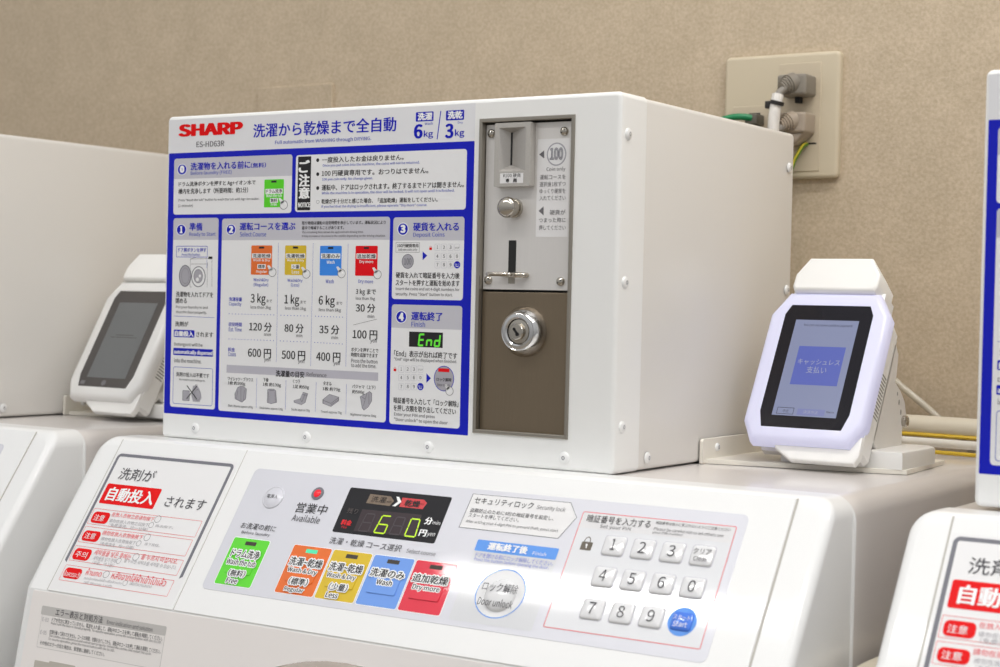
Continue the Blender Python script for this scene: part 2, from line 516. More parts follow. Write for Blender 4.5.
# ------------------------------------------------------------------ printed labels: words and shapes in millimetres on their panels
FRONT = [
('r',2.45,322.55,246.55,275.36,0,'lab',0),
('r',2.84,322.42,21.76,246.55,0.6,'blue',0),
('t','SHARP',15.29,85.68,260.89,270.62,'red',1.6,0),
('t','ES-HD63R',34.95,66.59,250.89,255.68,'gr',0,0),
('t','洗濯から乾燥まで全自動',99.04,247.41,256.85,268.19,'blue',0.4,0),
('t','Full automatic from WASHING through DRYING.',123.07,223.09,249.82,253.7,'lb',0,0),
('r',266.44,283.4,263.39,270.81,0.9,'blue',1),
('t','洗濯',268.54,281.96,264.39,270.0,'w',1,0),
('t','Wash',275.18,282.82,260.55,262.57,'lb',0,0),
('t','6',265.64,272.68,250.56,261.09,'blue',1,0),
('t','kg',274.61,283.31,249.86,256.23,'blue',0,0),
('l',287.32,249.04,290.22,270.83,0.9,'blue',3),
('r',295.14,312.16,263.11,270.79,0.9,'blue',1),
('t','洗乾',297.09,310.58,264.31,270.0,'w',1,0),
('t','Dry',306.58,311.24,259.94,261.93,'lb',0,0),
('t','3',295.33,302.01,249.76,260.39,'blue',1,0),
('t','kg',304.07,312.65,249.46,256.06,'blue',0,0),
('r',9.21,141.99,193.61,241.76,2.6,'pan',1),
('h',9.21,141.99,224.27,241.76,2.6,'hdr',2),
('r',145.85,315.59,194.42,240.81,2.6,'pan',1),
('r',148.1,161.9,195.65,239.58,0.6,'k',2),
('t','ご',149.44,160.02,226.66,236.39,'w',1,0),
('t','注',149.76,160.34,215.21,225.02,'w',1,0),
('t','意',150.03,160.61,205.4,214.39,'w',1,0),
('t','NOTICE',149.38,161.86,198.21,201.97,'w',1,0),
('e',168.78,236.17,1.57,1.54,'k',3),
('e',169.09,224.81,1.57,1.54,'k',3),
('e',169.4,213.54,1.57,1.54,'k',3),
('eo',169.92,202.34,1.57,1.46,0.25,'gr',3),
('t','一度投入したお金は戻りません。',173.43,255.39,233.94,238.48,'k',0,0),
('t','Once you put coins into the machine, the coins will not be returned.',174.16,271.19,230.2,232.79,'lb',0,0),
('t','100 円硬貨専用です。おつりはでません。',173.42,279.54,222.93,227.63,'k',0,0),
('t','100 yen coin only. No change given.',173.84,225.58,218.96,221.55,'lb',0,0),
('t','運転中、ドアはロックされます。終了するまでドアは開きません。',173.74,313.49,211.43,216.13,'k',0,0),
('t','While the machine is in operation, the door will be locked. It will not open until it is finished.',173.84,304.82,207.79,210.38,'lb',0,0),
('t','乾燥が不十分だと感じた場合、「追加乾燥」運転をしてください。',173.72,288.98,200.66,204.55,'k',0,0),
('t','If you feel that the drying is insufficient, please operate "Dry more" course.',173.82,279.36,197.02,199.61,'lb',0,0),
('e',18.66,232.34,5.74,4.85,'w',3),
('e',18.66,232.34,5.06,4.3,'blue',4),
('t','0',16.83,20.63,229.77,235.25,'w',2,0),
('t','洗濯物を入れる前に',28.74,96.24,231.4,237.74,'blue',0.6,0),
('t','（無料）',97.08,113.57,231.65,235.83,'blue',0,0),
('t','Before laundry (FREE)',28.88,75.72,226.61,230.55,'lb',0,0),
('t','ドラム洗浄ボタンを押すと Ag+イオン水で',15.2,102.49,217.02,221.67,'k',0,0),
('t','槽内を洗浄します（所要時間：約1分）',14.89,94.36,211.17,215.82,'k',0,0),
('t','Press "Wash the tub" button to wash the tub with Ag+ ion water.',15.07,107.23,204.45,207.03,'gr',0,0),
('t','(1 minute)',15.2,32.07,199.63,202.38,'gr',0,0),
('r',112.29,133.45,198.54,221.6,1.0,'green',3),
('r',119.82,125.47,218.95,220.6,0.2,'k',4),
('r',113.51,132.16,209.65,213.79,0.4,'w',4),
('t','ドラム洗浄',114.21,131.56,210.21,213.53,'k',0,0),
('t','Wash the tub',114.51,131.44,206.97,209.63,'w',0,0),
('r',118.82,127.32,202.28,206.08,0.4,'w',4),
('t','無料',119.52,126.71,202.74,205.72,'k',0,0),
('t','Free',120.02,126.37,199.73,202.21,'w',0,0),
('e',133.71,200.3,4.3,3.79,'gr',4),
('e',133.71,200.3,3.76,3.37,'pan',5),
('q',[(127.96,205.74),(129.89,206.28),(134.18,202.76),(130.89,201.16)],'pan',5),
('r',9.77,62.11,27.79,190.48,2.6,'pan',1),
('h',9.77,62.11,171.85,190.48,2.6,'hdr',2),
('e',19.02,180.49,5.75,4.85,'w',3),
('e',19.02,180.49,5.06,4.3,'blue',4),
('t','1',17.94,20.25,177.88,183.36,'w',2,0),
('t','準備',28.88,43.5,179.75,186.26,'blue',0.6,0),
('t','Ready to Start',28.68,59.02,174.26,178.38,'lb',0,0),
('ro',13.65,50.09,156.87,166.59,1,0.45,'blue',2),
('t','ドア開ボタンを押す',16.02,48.6,161.38,165.0,'blue',0,0),
('t','Press the button',20.46,41.43,158.12,160.35,'lb',0,0),
('l',49.53,157.19,49.78,147.83,0.35,'lb',3),
('l',30.48,155.41,55.29,155.94,0.3,'gr',3),
('l',30.48,155.41,30.56,131.41,0.3,'gr',3),
('l',31.18,151.13,50.84,151.24,0.3,'gr',3),
('l',55.29,155.94,55.96,131.74,0.3,'gr',3),
('l',50.22,152.94,50.46,131.67,0.3,'gr',3),
('l',30.48,155.41,36.84,156.72,0.3,'gr',3),
('l',30.56,131.41,32.89,131.44,0.3,'gr',3),
('r',51.27,55.85,155.51,157.55,0.2,'k',4),
('e',24.69,140.87,7.24,9.45,'dg',3),
('e',24.69,140.87,6.31,8.59,'mg',4),
('eo',24.92,140.87,4.67,6.87,0.25,'gr',5),
('e',40.19,140.33,8.31,8.97,'dg',3),
('e',40.19,140.33,7.39,8.2,'pan',4),
('e',39.94,140.76,5.31,5.98,'dg',5),
('e',39.94,140.76,4.74,5.47,'mg',6),
('e',39.09,137.93,1.85,1.71,'pan',7),
('e',41.9,140.95,1.39,1.37,'pan',7),
('t','洗濯物を入れてドアを',14.6,57.44,122.74,127.4,'k',0,0),
('t','閉める',14.4,27.2,117.13,121.61,'k',0,0),
('t','Put your laundry in and',14.89,51.65,112.39,115.32,'gr',0,0),
('t','shut the door properly.',14.77,50.51,108.16,111.09,'gr',0,0),
('l',12.34,106.12,59.41,105.83,0.35,'lb',3),
('t','洗剤が',14.12,29.61,97.35,101.67,'k',0,0),
('r',12.69,36.95,88.09,94.45,0.9,'blue',2),
('t','自動投入',14.11,35.66,88.89,93.55,'w',1,0),
('t','されます',39.16,58.38,88.94,93.21,'k',0,0),
('t','Detergent will be',13.41,46.67,79.89,83.51,'gr',0,0),
('r',12.53,58.69,72.47,78.73,0.9,'blue',2),
('t','automatically dispersed',13.6,57.99,72.98,77.12,'w',1,0),
('t','into the machine.',13.79,45.66,66.25,69.87,'gr',0,0),
('ro',12.92,59.09,30.5,62.54,2,0.45,'lb',2),
('t','洗剤の投入は不要です',16.6,54.95,54.27,58.06,'k',0,0),
('t','No need to put detergent.',20.36,50.47,50.46,52.7,'gr',0,0),
('r',24.34,32.76,33.62,42.56,0.8,'dg',3),
('r',24.93,32.18,34.05,42.05,0.7,'mg',4),
('q',[(36.37,46.7),(40.41,47.74),(43.37,45.31),(45.8,41.15),(46.61,36.92),(44.28,33.38),(36.74,33.43),(34.87,38.06)],'mg',3),
('eo',41.8,39.25,3.7,4.79,0.3,'gr',4),
('eo',40.54,47.32,1.39,1.28,0.25,'gr',4),
('l',29.38,46.73,41.32,35.63,0.9,'k',6),
('l',41.25,46.92,29.22,35.37,0.9,'k',6),
('r',66.11,243.55,27.23,189.65,2.6,'pan',1),
('h',66.11,243.55,171.46,189.65,2.6,'hdr',2),
('e',76.29,180.36,5.5,4.74,'w',3),
('e',76.29,180.36,4.84,4.21,'blue',4),
('t','2',74.54,78.18,177.81,183.17,'w',2,0),
('t','運転コースを選ぶ',86.17,146.6,179.72,186.09,'blue',0.6,0),
('t','Select Course',86.32,115.47,174.43,178.46,'lb',0,0),
('t','残り時間は運転の目安時間を表示しています。運転状況により',153.59,239.26,183.87,186.73,'k',0,0),
('t','途中で増減することがあります。',153.7,197.42,179.95,182.81,'k',0,0),
('t','The remaining time shows the approximate driving time.',153.8,217.41,176.52,178.72,'gr',0,0),
('t','It may increase or decrease in the middle depending on the driving situation.',153.88,239.54,173.41,175.62,'gr',0,0),
('r',99.41,122.32,142.62,167.05,1.0,'orange',3),
('r',107.78,113.48,164.39,166.05,0.2,'k',4),
('r',100.27,121.28,156.37,160.36,0.4,'w',4),
('t','洗濯乾燥',100.98,120.67,156.75,159.92,'k',0,0),
('t','Wash & Dry',101.76,120.09,153.32,155.82,'w',0,0),
('r',106.5,115.61,147.58,151.4,0.4,'w',4),
('t','標準',107.21,114.99,147.97,150.96,'k',0,0),
('t','Regular',105.48,116.93,143.79,146.46,'w',0,0),
('e',122.92,144.88,4.34,3.8,'gr',4),
('e',122.92,144.88,3.79,3.39,'pan',5),
('q',[(117.11,150.22),(119.06,150.81),(123.39,147.37),(120.07,145.69)],'pan',5),
('r',136.26,158.83,142.8,167.04,1.0,'yellow',3),
('r',144.54,150.07,164.42,166.06,0.2,'k',4),
('r',137.11,157.8,156.45,160.38,0.4,'w',4),
('t','洗濯乾燥',137.79,157.21,156.82,159.95,'k',0,0),
('t','Wash & Dry',138.57,156.63,153.42,155.89,'w',0,0),
('r',143.25,152.21,147.72,151.49,0.4,'w',4),
('t','少量',143.94,151.61,148.11,151.06,'k',0,0),
('t','Less',144.05,151.72,143.98,146.6,'w',0,0),
('e',159.35,143.72,4.21,3.75,'gr',4),
('e',159.35,143.72,3.69,3.34,'pan',5),
('q',[(153.71,148.98),(155.6,149.57),(159.81,146.17),(156.58,144.51)],'pan',5),
('r',173.22,195.66,142.66,166.72,1.0,'sky',3),
('r',181.51,186.89,164.13,165.75,0.2,'k',4),
('r',174.3,194.39,156.21,160.57,0.4,'w',4),
('t','洗濯のみ',174.97,193.82,156.58,160.14,'k',0,0),
('t','Wash',180.51,188.59,152.26,155.01,'w',0,0),
('e',195.94,144.46,4.09,3.7,'gr',4),
('e',195.94,144.46,3.58,3.29,'pan',5),
('q',[(190.46,149.64),(192.29,150.22),(196.39,146.87),(193.25,145.24)],'pan',5),
('r',209.72,232.01,142.77,166.71,1.0,'redb',3),
('r',218.02,223.24,164.17,165.76,0.2,'k',4),
('r',210.81,230.74,156.26,160.56,0.4,'w',4),
('t','追加乾燥',211.47,230.19,156.62,160.13,'k',0,0),
('t','Dry more',214.05,227.87,152.31,155.18,'w',0,0),
('e',232.31,143.99,3.97,3.64,'gr',4),
('e',232.31,143.99,3.48,3.25,'pan',5),
('q',[(226.98,149.1),(228.77,149.67),(232.74,146.37),(229.7,144.76)],'pan',5),
('t','Wash&Dry',102.57,119.12,136.53,139.87,'lb',0,0),
('t','(Regular)',102.9,118.69,132.37,135.87,'lb',0,0),
('t','Wash&Dry',139.55,155.42,136.47,139.76,'lb',0,0),
('t','(Less)',143.3,152.03,132.74,136.19,'lb',0,0),
('t','Wash',179.86,188.14,136.47,139.7,'lb',0,0),
('t','Dry more',213.37,228.13,136.23,139.74,'lb',0,0),
('l',128.86,169.03,129.3,70.76,0.3,'lb',2),
('l',165.92,168.99,165.94,68.88,0.3,'lb',2),
('l',202.02,168.56,202.4,69.89,0.3,'lb',2),
('t','洗濯容量',75.81,90.15,120.12,123.49,'blue',0,0),
('t','Capacity',75.93,89.6,115.66,119.36,'lb',0,0),
('t','目安時間',76.16,90.5,98.97,102.34,'blue',0,0),
('t','Est. Time',76.28,90.62,94.75,98.12,'lb',0,0),
('t','料金',75.84,83.49,77.7,81.07,'blue',0,0),
('t','Coins',75.95,84.71,73.82,77.19,'lb',0,0),
('t','3 kg',100.01,116.16,117.13,126.98,'k',0.4,0),
('t','まで',117.51,123.17,119.79,122.28,'gr',0,0),
('t','less than 3kg',100.1,122.25,113.62,116.96,'gr',0,0),
('t','1 kg',136.87,152.35,117.01,126.72,'k',0.4,0),
('t','まで',153.88,159.59,119.55,122.01,'gr',0,0),
('t','less than 1kg',137.61,159.75,113.57,116.86,'gr',0,0),
('t','6 kg',173.11,189.6,116.83,126.56,'k',0.4,0),
('t','まで',191.5,197.45,119.37,121.79,'gr',0,0),
('t','less than 6kg',173.43,196.18,113.02,116.27,'gr',0,0),
('t','3 kg まで',210.99,230.98,127.09,132.37,'k',0,0),
('t','less than 3kg',211.11,230.39,122.94,126.13,'gr',0,0),
('t','30 分',211.36,230.65,113.75,120.62,'k',0.4,0),
('t','min',223.47,229.97,109.56,112.1,'gr',0,0),
('e',76.1,109.42,0.51,0.38,'lb',2),
('e',79.69,109.43,0.51,0.38,'lb',2),
('e',83.26,109.45,0.5,0.38,'lb',2),
('e',86.83,109.46,0.5,0.38,'lb',2),
('e',90.38,109.47,0.5,0.38,'lb',2),
('e',93.93,109.48,0.5,0.38,'lb',2),
('e',97.46,109.5,0.5,0.38,'lb',2),
('e',100.99,109.51,0.5,0.38,'lb',2),
('e',104.51,109.52,0.5,0.38,'lb',2),
('e',108.01,109.53,0.49,0.37,'lb',2),
('e',111.51,109.55,0.49,0.37,'lb',2),
('e',115.0,109.56,0.49,0.37,'lb',2),
('e',118.48,109.57,0.49,0.37,'lb',2),
('e',121.95,109.58,0.49,0.37,'lb',2),
('e',125.41,109.59,0.49,0.37,'lb',2),
('e',133.2,109.44,0.48,0.37,'lb',2),
('e',136.77,109.45,0.48,0.37,'lb',2),
('e',140.32,109.45,0.48,0.37,'lb',2),
('e',143.87,109.46,0.48,0.37,'lb',2),
('e',147.41,109.47,0.48,0.37,'lb',2),
('e',150.93,109.48,0.48,0.37,'lb',2),
('e',154.45,109.49,0.48,0.37,'lb',2),
('e',157.96,109.49,0.48,0.37,'lb',2),
('e',161.45,109.5,0.47,0.37,'lb',2),
('e',169.97,109.53,0.47,0.37,'lb',2),
('e',173.1,109.51,0.47,0.37,'lb',2),
('e',176.23,109.5,0.47,0.36,'lb',2),
('e',179.36,109.48,0.47,0.36,'lb',2),
('e',182.47,109.46,0.47,0.36,'lb',2),
('e',185.58,109.44,0.47,0.36,'lb',2),
('e',188.68,109.42,0.46,0.36,'lb',2),
('e',191.77,109.4,0.46,0.36,'lb',2),
('e',194.86,109.38,0.46,0.36,'lb',2),
('e',197.93,109.37,0.46,0.36,'lb',2),
('e',76.46,88.26,0.51,0.38,'lb',2),
('e',80.03,88.27,0.51,0.38,'lb',2),
('e',83.6,88.27,0.5,0.38,'lb',2),
('e',87.16,88.28,0.5,0.38,'lb',2),
('e',90.71,88.29,0.5,0.38,'lb',2),
('e',94.25,88.29,0.5,0.38,'lb',2),
('e',97.78,88.3,0.5,0.38,'lb',2),
('e',101.3,88.3,0.5,0.38,'lb',2),
('e',104.81,88.31,0.5,0.38,'lb',2),
('e',108.31,88.31,0.49,0.37,'lb',2),
('e',111.8,88.32,0.49,0.37,'lb',2),
('e',115.28,88.32,0.49,0.37,'lb',2),
('e',118.75,88.33,0.49,0.37,'lb',2),
('e',122.22,88.33,0.49,0.37,'lb',2),
('e',125.67,88.34,0.49,0.37,'lb',2),
('e',133.03,88.32,0.48,0.37,'lb',2),
('e',136.66,88.31,0.48,0.37,'lb',2),
('e',140.29,88.31,0.48,0.37,'lb',2),
('e',143.9,88.31,0.48,0.37,'lb',2),
('e',147.51,88.31,0.48,0.37,'lb',2),
('e',151.1,88.31,0.48,0.37,'lb',2),
('e',154.69,88.31,0.48,0.37,'lb',2),
('e',158.26,88.31,0.48,0.37,'lb',2),
('e',161.83,88.3,0.47,0.37,'lb',2),
('e',169.71,88.22,0.47,0.37,'lb',2),
('e',172.91,88.18,0.47,0.37,'lb',2),
('e',176.11,88.14,0.47,0.36,'lb',2),
('e',179.29,88.09,0.47,0.36,'lb',2),
('e',182.46,88.05,0.47,0.36,'lb',2),
('e',185.63,88.0,0.47,0.36,'lb',2),
('e',188.79,87.96,0.46,0.36,'lb',2),
('e',191.94,87.92,0.46,0.36,'lb',2),
('e',195.08,87.87,0.46,0.36,'lb',2),
('e',198.22,87.83,0.46,0.36,'lb',2),
('t','120 分',99.05,123.5,95.55,103.07,'k',0.4,0),
('t','min',115.44,122.85,92.01,94.67,'gr',0,0),
('t','80 分',137.57,157.6,95.46,102.86,'k',0.4,0),
('t','min',150.07,156.54,92.04,94.66,'gr',0,0),
('t','35 分',174.33,194.82,95.35,102.65,'k',0.4,0),
('t','min',187.11,193.8,91.59,94.18,'gr',0,0),
('l',209.11,103.46,232.49,108.58,0.3,'gr',3),
('t','100 円',208.81,233.32,92.33,99.53,'k',0.4,0),
('t','yen',226.64,232.82,89.21,92.38,'gr',0,0),
('t','600 円',98.21,123.23,73.61,81.13,'k',0.4,0),
('t','yen',116.04,122.69,70.1,73.42,'gr',0,0),
('t','500 円',135.06,159.9,73.12,80.7,'k',0.4,0),
('t','yen',152.7,159.16,70.0,73.28,'gr',0,0),
('t','400 円',171.71,196.55,73.01,80.64,'k',0.4,0),
('t','yen',189.67,196.15,69.8,73.03,'gr',0,0),
('t','ボタンを押すことで',207.57,234.69,82.04,85.4,'k',0,0),
('t','時間を追加できます',207.57,234.31,78.03,81.39,'k',0,0),
('t','Press the button',207.8,234.14,73.39,76.59,'gr',0,0),
('t','to add the time.',207.91,233.04,69.71,72.91,'gr',0,0),
('r',74.5,235.14,59.8,66.37,0,'bar',2),
('t','洗濯量の目安',129.08,159.44,58.85,63.97,'k',0.6,0),
('t','Reference',161.96,182.66,60.4,63.82,'gr',0,0),
('t','ワイシャツ・ブラウス',76.29,104.38,53.24,56.53,'k',0,0),
('t','1枚 約200g',76.4,95.86,49.19,52.82,'k',0,0),
('t','Shirt, Blouse approx 200g',76.91,104.67,30.56,33.09,'gr',0,0),
('t','下着',115.5,121.17,53.95,57.19,'k',0,0),
('t','1枚 約130g',115.18,134.82,49.78,53.35,'k',0,0),
('t','Underwear approx 130g',112.19,137.38,30.65,33.15,'gr',0,0),
('t','くつ下',147.6,155.36,54.05,57.24,'k',0,0),
('t','1足 約50g',147.73,164.77,49.45,52.98,'k',0,0),
('t','Socks approx 50g',146.52,166.11,31.15,33.62,'gr',0,0),
('t','タオル',179.54,188.34,53.92,57.08,'k',0,0),
('t','1枚 約70g',179.15,197.21,49.12,52.6,'k',0,0),
('t','Towel approx 70g',177.77,199.24,31.04,33.47,'gr',0,0),
('t','パジャマ（上下）',209.29,232.71,52.78,55.9,'k',0,0),
('t','約500g',209.42,221.73,48.14,51.58,'k',0,0),
('t','Nightwear approx 500g',208.18,234.11,30.44,32.84,'gr',0,0),
('l',108.4,56.64,108.31,31.78,0.3,'lb',2),
('l',140.15,56.35,140.07,32.05,0.3,'lb',2),
('l',172.17,56.11,171.79,31.85,0.3,'lb',2),
('l',203.5,55.89,203.45,31.79,0.3,'lb',2),
('q',[(87.12,47.74),(89.87,49.13),(93.21,49.28),(97.5,46.96),(96.85,38.55),(92.48,35.4),(84.59,37.95),(84.02,42.13)],'dg',2),
('q',[(87.47,47.44),(89.95,48.73),(92.96,48.86),(96.82,46.7),(96.24,38.88),(92.31,35.96),(85.2,38.34),(84.69,42.23)],'mg',3),
('l',91.01,48.34,91.33,36.6,0.4,'gr',4),
('l',87.73,45.67,86.26,38.03,0.4,'gr',4),
('l',94.97,46.01,94.09,37.58,0.4,'gr',4),
('q',[(120.26,47.6),(122.42,48.28),(127.31,48.34),(129.51,47.2),(130.87,37.35),(124.4,35.78),(120.02,36.8)],'dg',2),
('q',[(120.73,47.29),(122.68,47.92),(127.08,47.97),(129.06,46.91),(130.28,37.74),(124.46,36.29),(120.52,37.24)],'mg',3),
('l',121.52,45.59,122.18,37.32,0.4,'gr',4),
('l',128.46,45.91,129.34,37.68,0.4,'gr',4),
('l',122.57,46.88,127.35,47.1,0.4,'gr',4),
('q',[(158.41,47.33),(163.72,46.36),(161.29,38.89),(157.12,36.63),(149.1,38.27),(148.63,39.89),(155.39,41.86)],'dg',2),
('q',[(158.19,46.91),(162.97,46.0),(160.79,39.05),(157.04,36.96),(149.82,38.5),(149.39,40.0),(155.47,41.83)],'mg',3),
('l',160.57,45.8,157.58,39.11,0.4,'gr',4),
('l',155.39,41.86,157.58,39.11,0.4,'gr',4),
('l',158.05,45.27,163.24,44.7,0.4,'gr',4),
('q',[(186.16,47.03),(196.01,45.08),(196.1,41.86),(188.0,36.77),(179.22,38.99),(179.13,42.23)],'dg',2),
('q',[(186.29,46.67),(195.16,44.85),(195.24,41.86),(187.95,37.13),(180.05,39.21),(179.97,42.22)],'mg',3),
('l',179.14,41.82,187.92,39.51,0.4,'gr',4),
('l',187.92,39.51,196.03,44.68,0.4,'gr',4),
('l',187.96,38.22,196.07,43.07,0.4,'gr',4),
('q',[(223.33,49.21),(226.79,51.2),(229.33,49.89),(229.5,43.54),(226.13,38.59),(221.7,35.57),(219.63,37.46),(217.36,46.52)],'dg',2),
('q',[(223.42,48.84),(226.53,50.69),(228.81,49.47),(228.97,43.56),(225.95,38.97),(221.96,36.17),(220.1,37.92),(218.05,46.36)],'mg',3),
('l',224.33,49.25,221.09,39.13,0.4,'gr',4),
('l',219.39,46.22,222.45,44.78,0.4,'gr',4),
('l',226.33,49.75,226.57,41.01,0.4,'gr',4),
('r',246.84,314.79,124.92,189.05,2.6,'pan',1),
('h',246.84,314.79,170.9,189.05,2.6,'hdr',2),
('e',256.34,179.8,5.45,5.05,'w',3),
('e',256.34,179.8,4.8,4.48,'blue',4),
('t','3',254.61,258.22,177.09,182.8,'w',2,0),
('t','硬貨を入れる',266.48,309.6,178.26,184.82,'blue',0.6,0),
('t','Deposit Coins',266.63,296.43,172.88,177.09,'lb',0,0),
('ro',249.75,272.81,161.47,169.29,0,0.25,'gr',2),
('t','100円硬貨専用',251.27,271.66,165.46,168.29,'k',0,0),
('t','100 yen coin only',252.33,270.78,162.47,164.67,'gr',0,0),
('e',261.71,154.51,5.81,5.79,'dg',2),
('e',261.71,154.51,5.14,5.24,'mg',3),
('t','100',258.28,265.27,151.99,157.0,'dg',0,0),
('q',[(275.88,162.36),(280.38,159.11),(276.07,155.52)],'blue',2),
('r',282.23,284.71,163.46,165.4,0.2,'red',3),
('eo',283.44,165.63,0.95,1.09,0.25,'red',2),
('ro',287.35,292.47,162.93,168.18,0.7,0.25,'hdr',2),
('t','1',289.47,290.42,164.32,166.95,'gr',0,0),
('ro',293.51,298.6,162.94,168.18,0.7,0.25,'hdr',2),
('t','2',295.24,296.94,164.32,166.94,'gr',0,0),
('ro',299.73,304.8,162.95,168.17,0.7,0.25,'hdr',2),
('t','3',301.46,303.15,164.33,166.94,'gr',0,0),
('ro',305.83,310.88,162.95,168.17,0.7,0.25,'hdr',2),
('t','クリア',306.33,310.44,164.33,165.87,'gr',0,0),
('ro',287.54,292.66,155.97,161.23,0.7,0.25,'hdr',2),
('t','4',289.28,290.99,157.36,159.99,'gr',0,0),
('ro',293.7,298.8,156.0,161.24,0.7,0.25,'hdr',2),
('t','5',295.44,297.13,157.38,160.0,'gr',0,0),
('ro',299.93,304.99,156.02,161.25,0.7,0.25,'hdr',2),
('t','6',301.65,303.34,157.41,160.02,'gr',0,0),
('ro',306.02,311.07,156.05,161.27,0.7,0.25,'hdr',2),
('t','0',307.74,309.42,157.43,160.04,'gr',0,0),
('ro',287.72,292.84,149.4,154.66,0.7,0.25,'hdr',2),
('t','7',289.47,291.17,150.78,153.41,'gr',0,0),
('ro',293.88,298.98,149.44,154.69,0.7,0.25,'hdr',2),
('t','8',295.62,297.32,150.83,153.45,'gr',0,0),
('ro',300.11,305.17,149.49,154.72,0.7,0.25,'hdr',2),
('t','9',301.83,303.52,150.87,153.48,'gr',0,0),
('e',308.73,152.14,2.98,2.84,'blue',2),
('t','スタート',306.68,310.78,151.97,153.2,'w',0,0),
('t','Start',307.28,310.27,150.44,151.67,'w',0,0),
('t','硬貨を入れて暗証番号を入力後',250.46,311.34,141.41,146.04,'k',0,0),
('t','スタートを押すと運転を始めます',250.43,311.5,135.51,140.15,'k',0,0),
('t','Insert the coins and set 4-digit numbers for',250.74,311.61,131.35,134.33,'gr',0,0),
('t','security. Press "Start" button to start.',250.56,305.37,127.25,130.24,'gr',0,0),
('r',247.14,314.53,26.55,120.67,2.6,'pan',1),
('h',247.14,314.53,102.35,120.67,2.6,'hdr',2),
('e',256.59,110.95,5.45,5.05,'w',3),
('e',256.59,110.95,4.8,4.48,'blue',4),
('t','4',254.86,258.46,108.19,113.9,'w',2,0),
('t','運転終了',266.57,296.01,108.6,115.32,'blue',0.6,0),
('t','Finish',266.71,279.8,103.61,107.67,'lb',0,0),
('r',264.65,296.96,87.89,99.7,0,'k',2),
('l',274.88,97.74,279.29,97.87,1.5,'seg',4),
('l',274.88,97.74,274.42,93.44,1.5,'seg',4),
('l',274.42,93.44,278.84,93.58,1.5,'seg',4),
('l',274.42,93.44,273.96,89.14,1.5,'seg',4),
('l',273.96,89.14,278.38,89.28,1.5,'seg',4),
('l',286.39,93.5,285.94,89.22,1.5,'seg',4),
('l',282.0,93.36,281.55,89.07,1.5,'seg',4),
('l',282.0,93.36,286.39,93.5,1.5,'seg',4),
('l',294.44,97.68,293.99,93.42,1.5,'seg',4),
('l',293.99,93.42,293.54,89.15,1.5,'seg',4),
('l',289.18,89.01,293.54,89.15,1.5,'seg',4),
('l',289.63,93.29,289.18,89.01,1.5,'seg',4),
('l',289.63,93.29,293.99,93.42,1.5,'seg',4),
('t','「End」表示が出れば終了です',250.5,310.67,79.73,84.68,'k',0,0),
('t','"End" sign will be displayed when finished.',250.6,310.78,75.95,79.02,'gr',0,0),
('r',250.3,252.85,68.12,70.08,0.2,'red',3),
('eo',251.54,70.32,0.98,1.1,0.25,'red',2),
('ro',255.08,260.35,67.35,72.68,0.7,0.25,'hdr',2),
('t','1',257.26,258.24,68.74,71.41,'gr',0,0),
('ro',261.42,266.66,67.6,72.92,0.7,0.25,'hdr',2),
('t','2',263.2,264.95,68.98,71.64,'gr',0,0),
('ro',267.43,272.64,67.85,73.16,0.7,0.25,'hdr',2),
('t','3',269.21,270.94,69.22,71.87,'gr',0,0),
('ro',273.7,278.89,68.11,73.4,0.7,0.25,'hdr',2),
('t','クリア',274.22,278.45,69.42,70.98,'gr',0,0),
('ro',255.27,260.53,60.68,66.01,0.7,0.25,'hdr',2),
('t','4',257.06,258.81,62.05,64.72,'gr',0,0),
('ro',261.6,266.84,60.96,66.27,0.7,0.25,'hdr',2),
('t','5',263.39,265.13,62.33,64.99,'gr',0,0),
('ro',267.62,272.83,61.22,66.52,0.7,0.25,'hdr',2),
('t','6',269.39,271.13,62.58,65.24,'gr',0,0),
('ro',273.89,279.07,61.49,66.78,0.7,0.25,'hdr',2),
('t','0',275.65,277.38,62.86,65.5,'gr',0,0),
('ro',255.46,260.73,53.62,58.95,0.7,0.25,'hdr',2),
('t','7',257.25,259.01,54.99,57.66,'gr',0,0),
('ro',261.8,267.04,53.91,59.23,0.7,0.25,'hdr',2),
('t','8',263.58,265.33,55.28,57.94,'gr',0,0),
('ro',267.81,273.02,54.19,59.5,0.7,0.25,'hdr',2),
('t','9',269.58,271.32,55.56,58.21,'gr',0,0),
('e',276.68,57.13,3.07,2.88,'blue',2),
('t','スタート',274.57,278.79,56.88,58.13,'w',0,0),
('t','Start',275.19,278.26,55.35,56.6,'w',0,0),
('q',[(282.14,67.72),(286.54,64.1),(282.34,60.27)],'blue',2),
('e',298.86,64.32,9.58,9.87,'blue',2),
('e',298.86,64.32,9.01,9.33,'mg',3),
('r',293.29,303.86,69.4,72.18,0.3,'redb',4),
('t','ロック解除',292.11,305.87,62.17,64.96,'k',0,0),
('t','Door unlock',292.78,304.66,58.33,60.65,'gr',0,0),
('e',304.39,55.01,3.75,3.54,'gr',4),
('e',304.39,55.01,3.28,3.15,'pan',5),
('q',[(299.36,59.79),(301.04,60.4),(304.8,57.34),(301.93,55.66)],'pan',5),
('t','暗証番号を入力して「ロック解除」',251.02,312.88,43.04,47.77,'k',0,0),
('t','を押し衣類を取り出してください',251.19,310.71,37.07,41.79,'k',0,0),
('t','Enter your PIN and press',251.8,291.06,32.53,35.83,'gr',0,0),
('t','"Door unlock" to open the door',251.92,303.26,28.44,31.74,'gr',0,0),
]
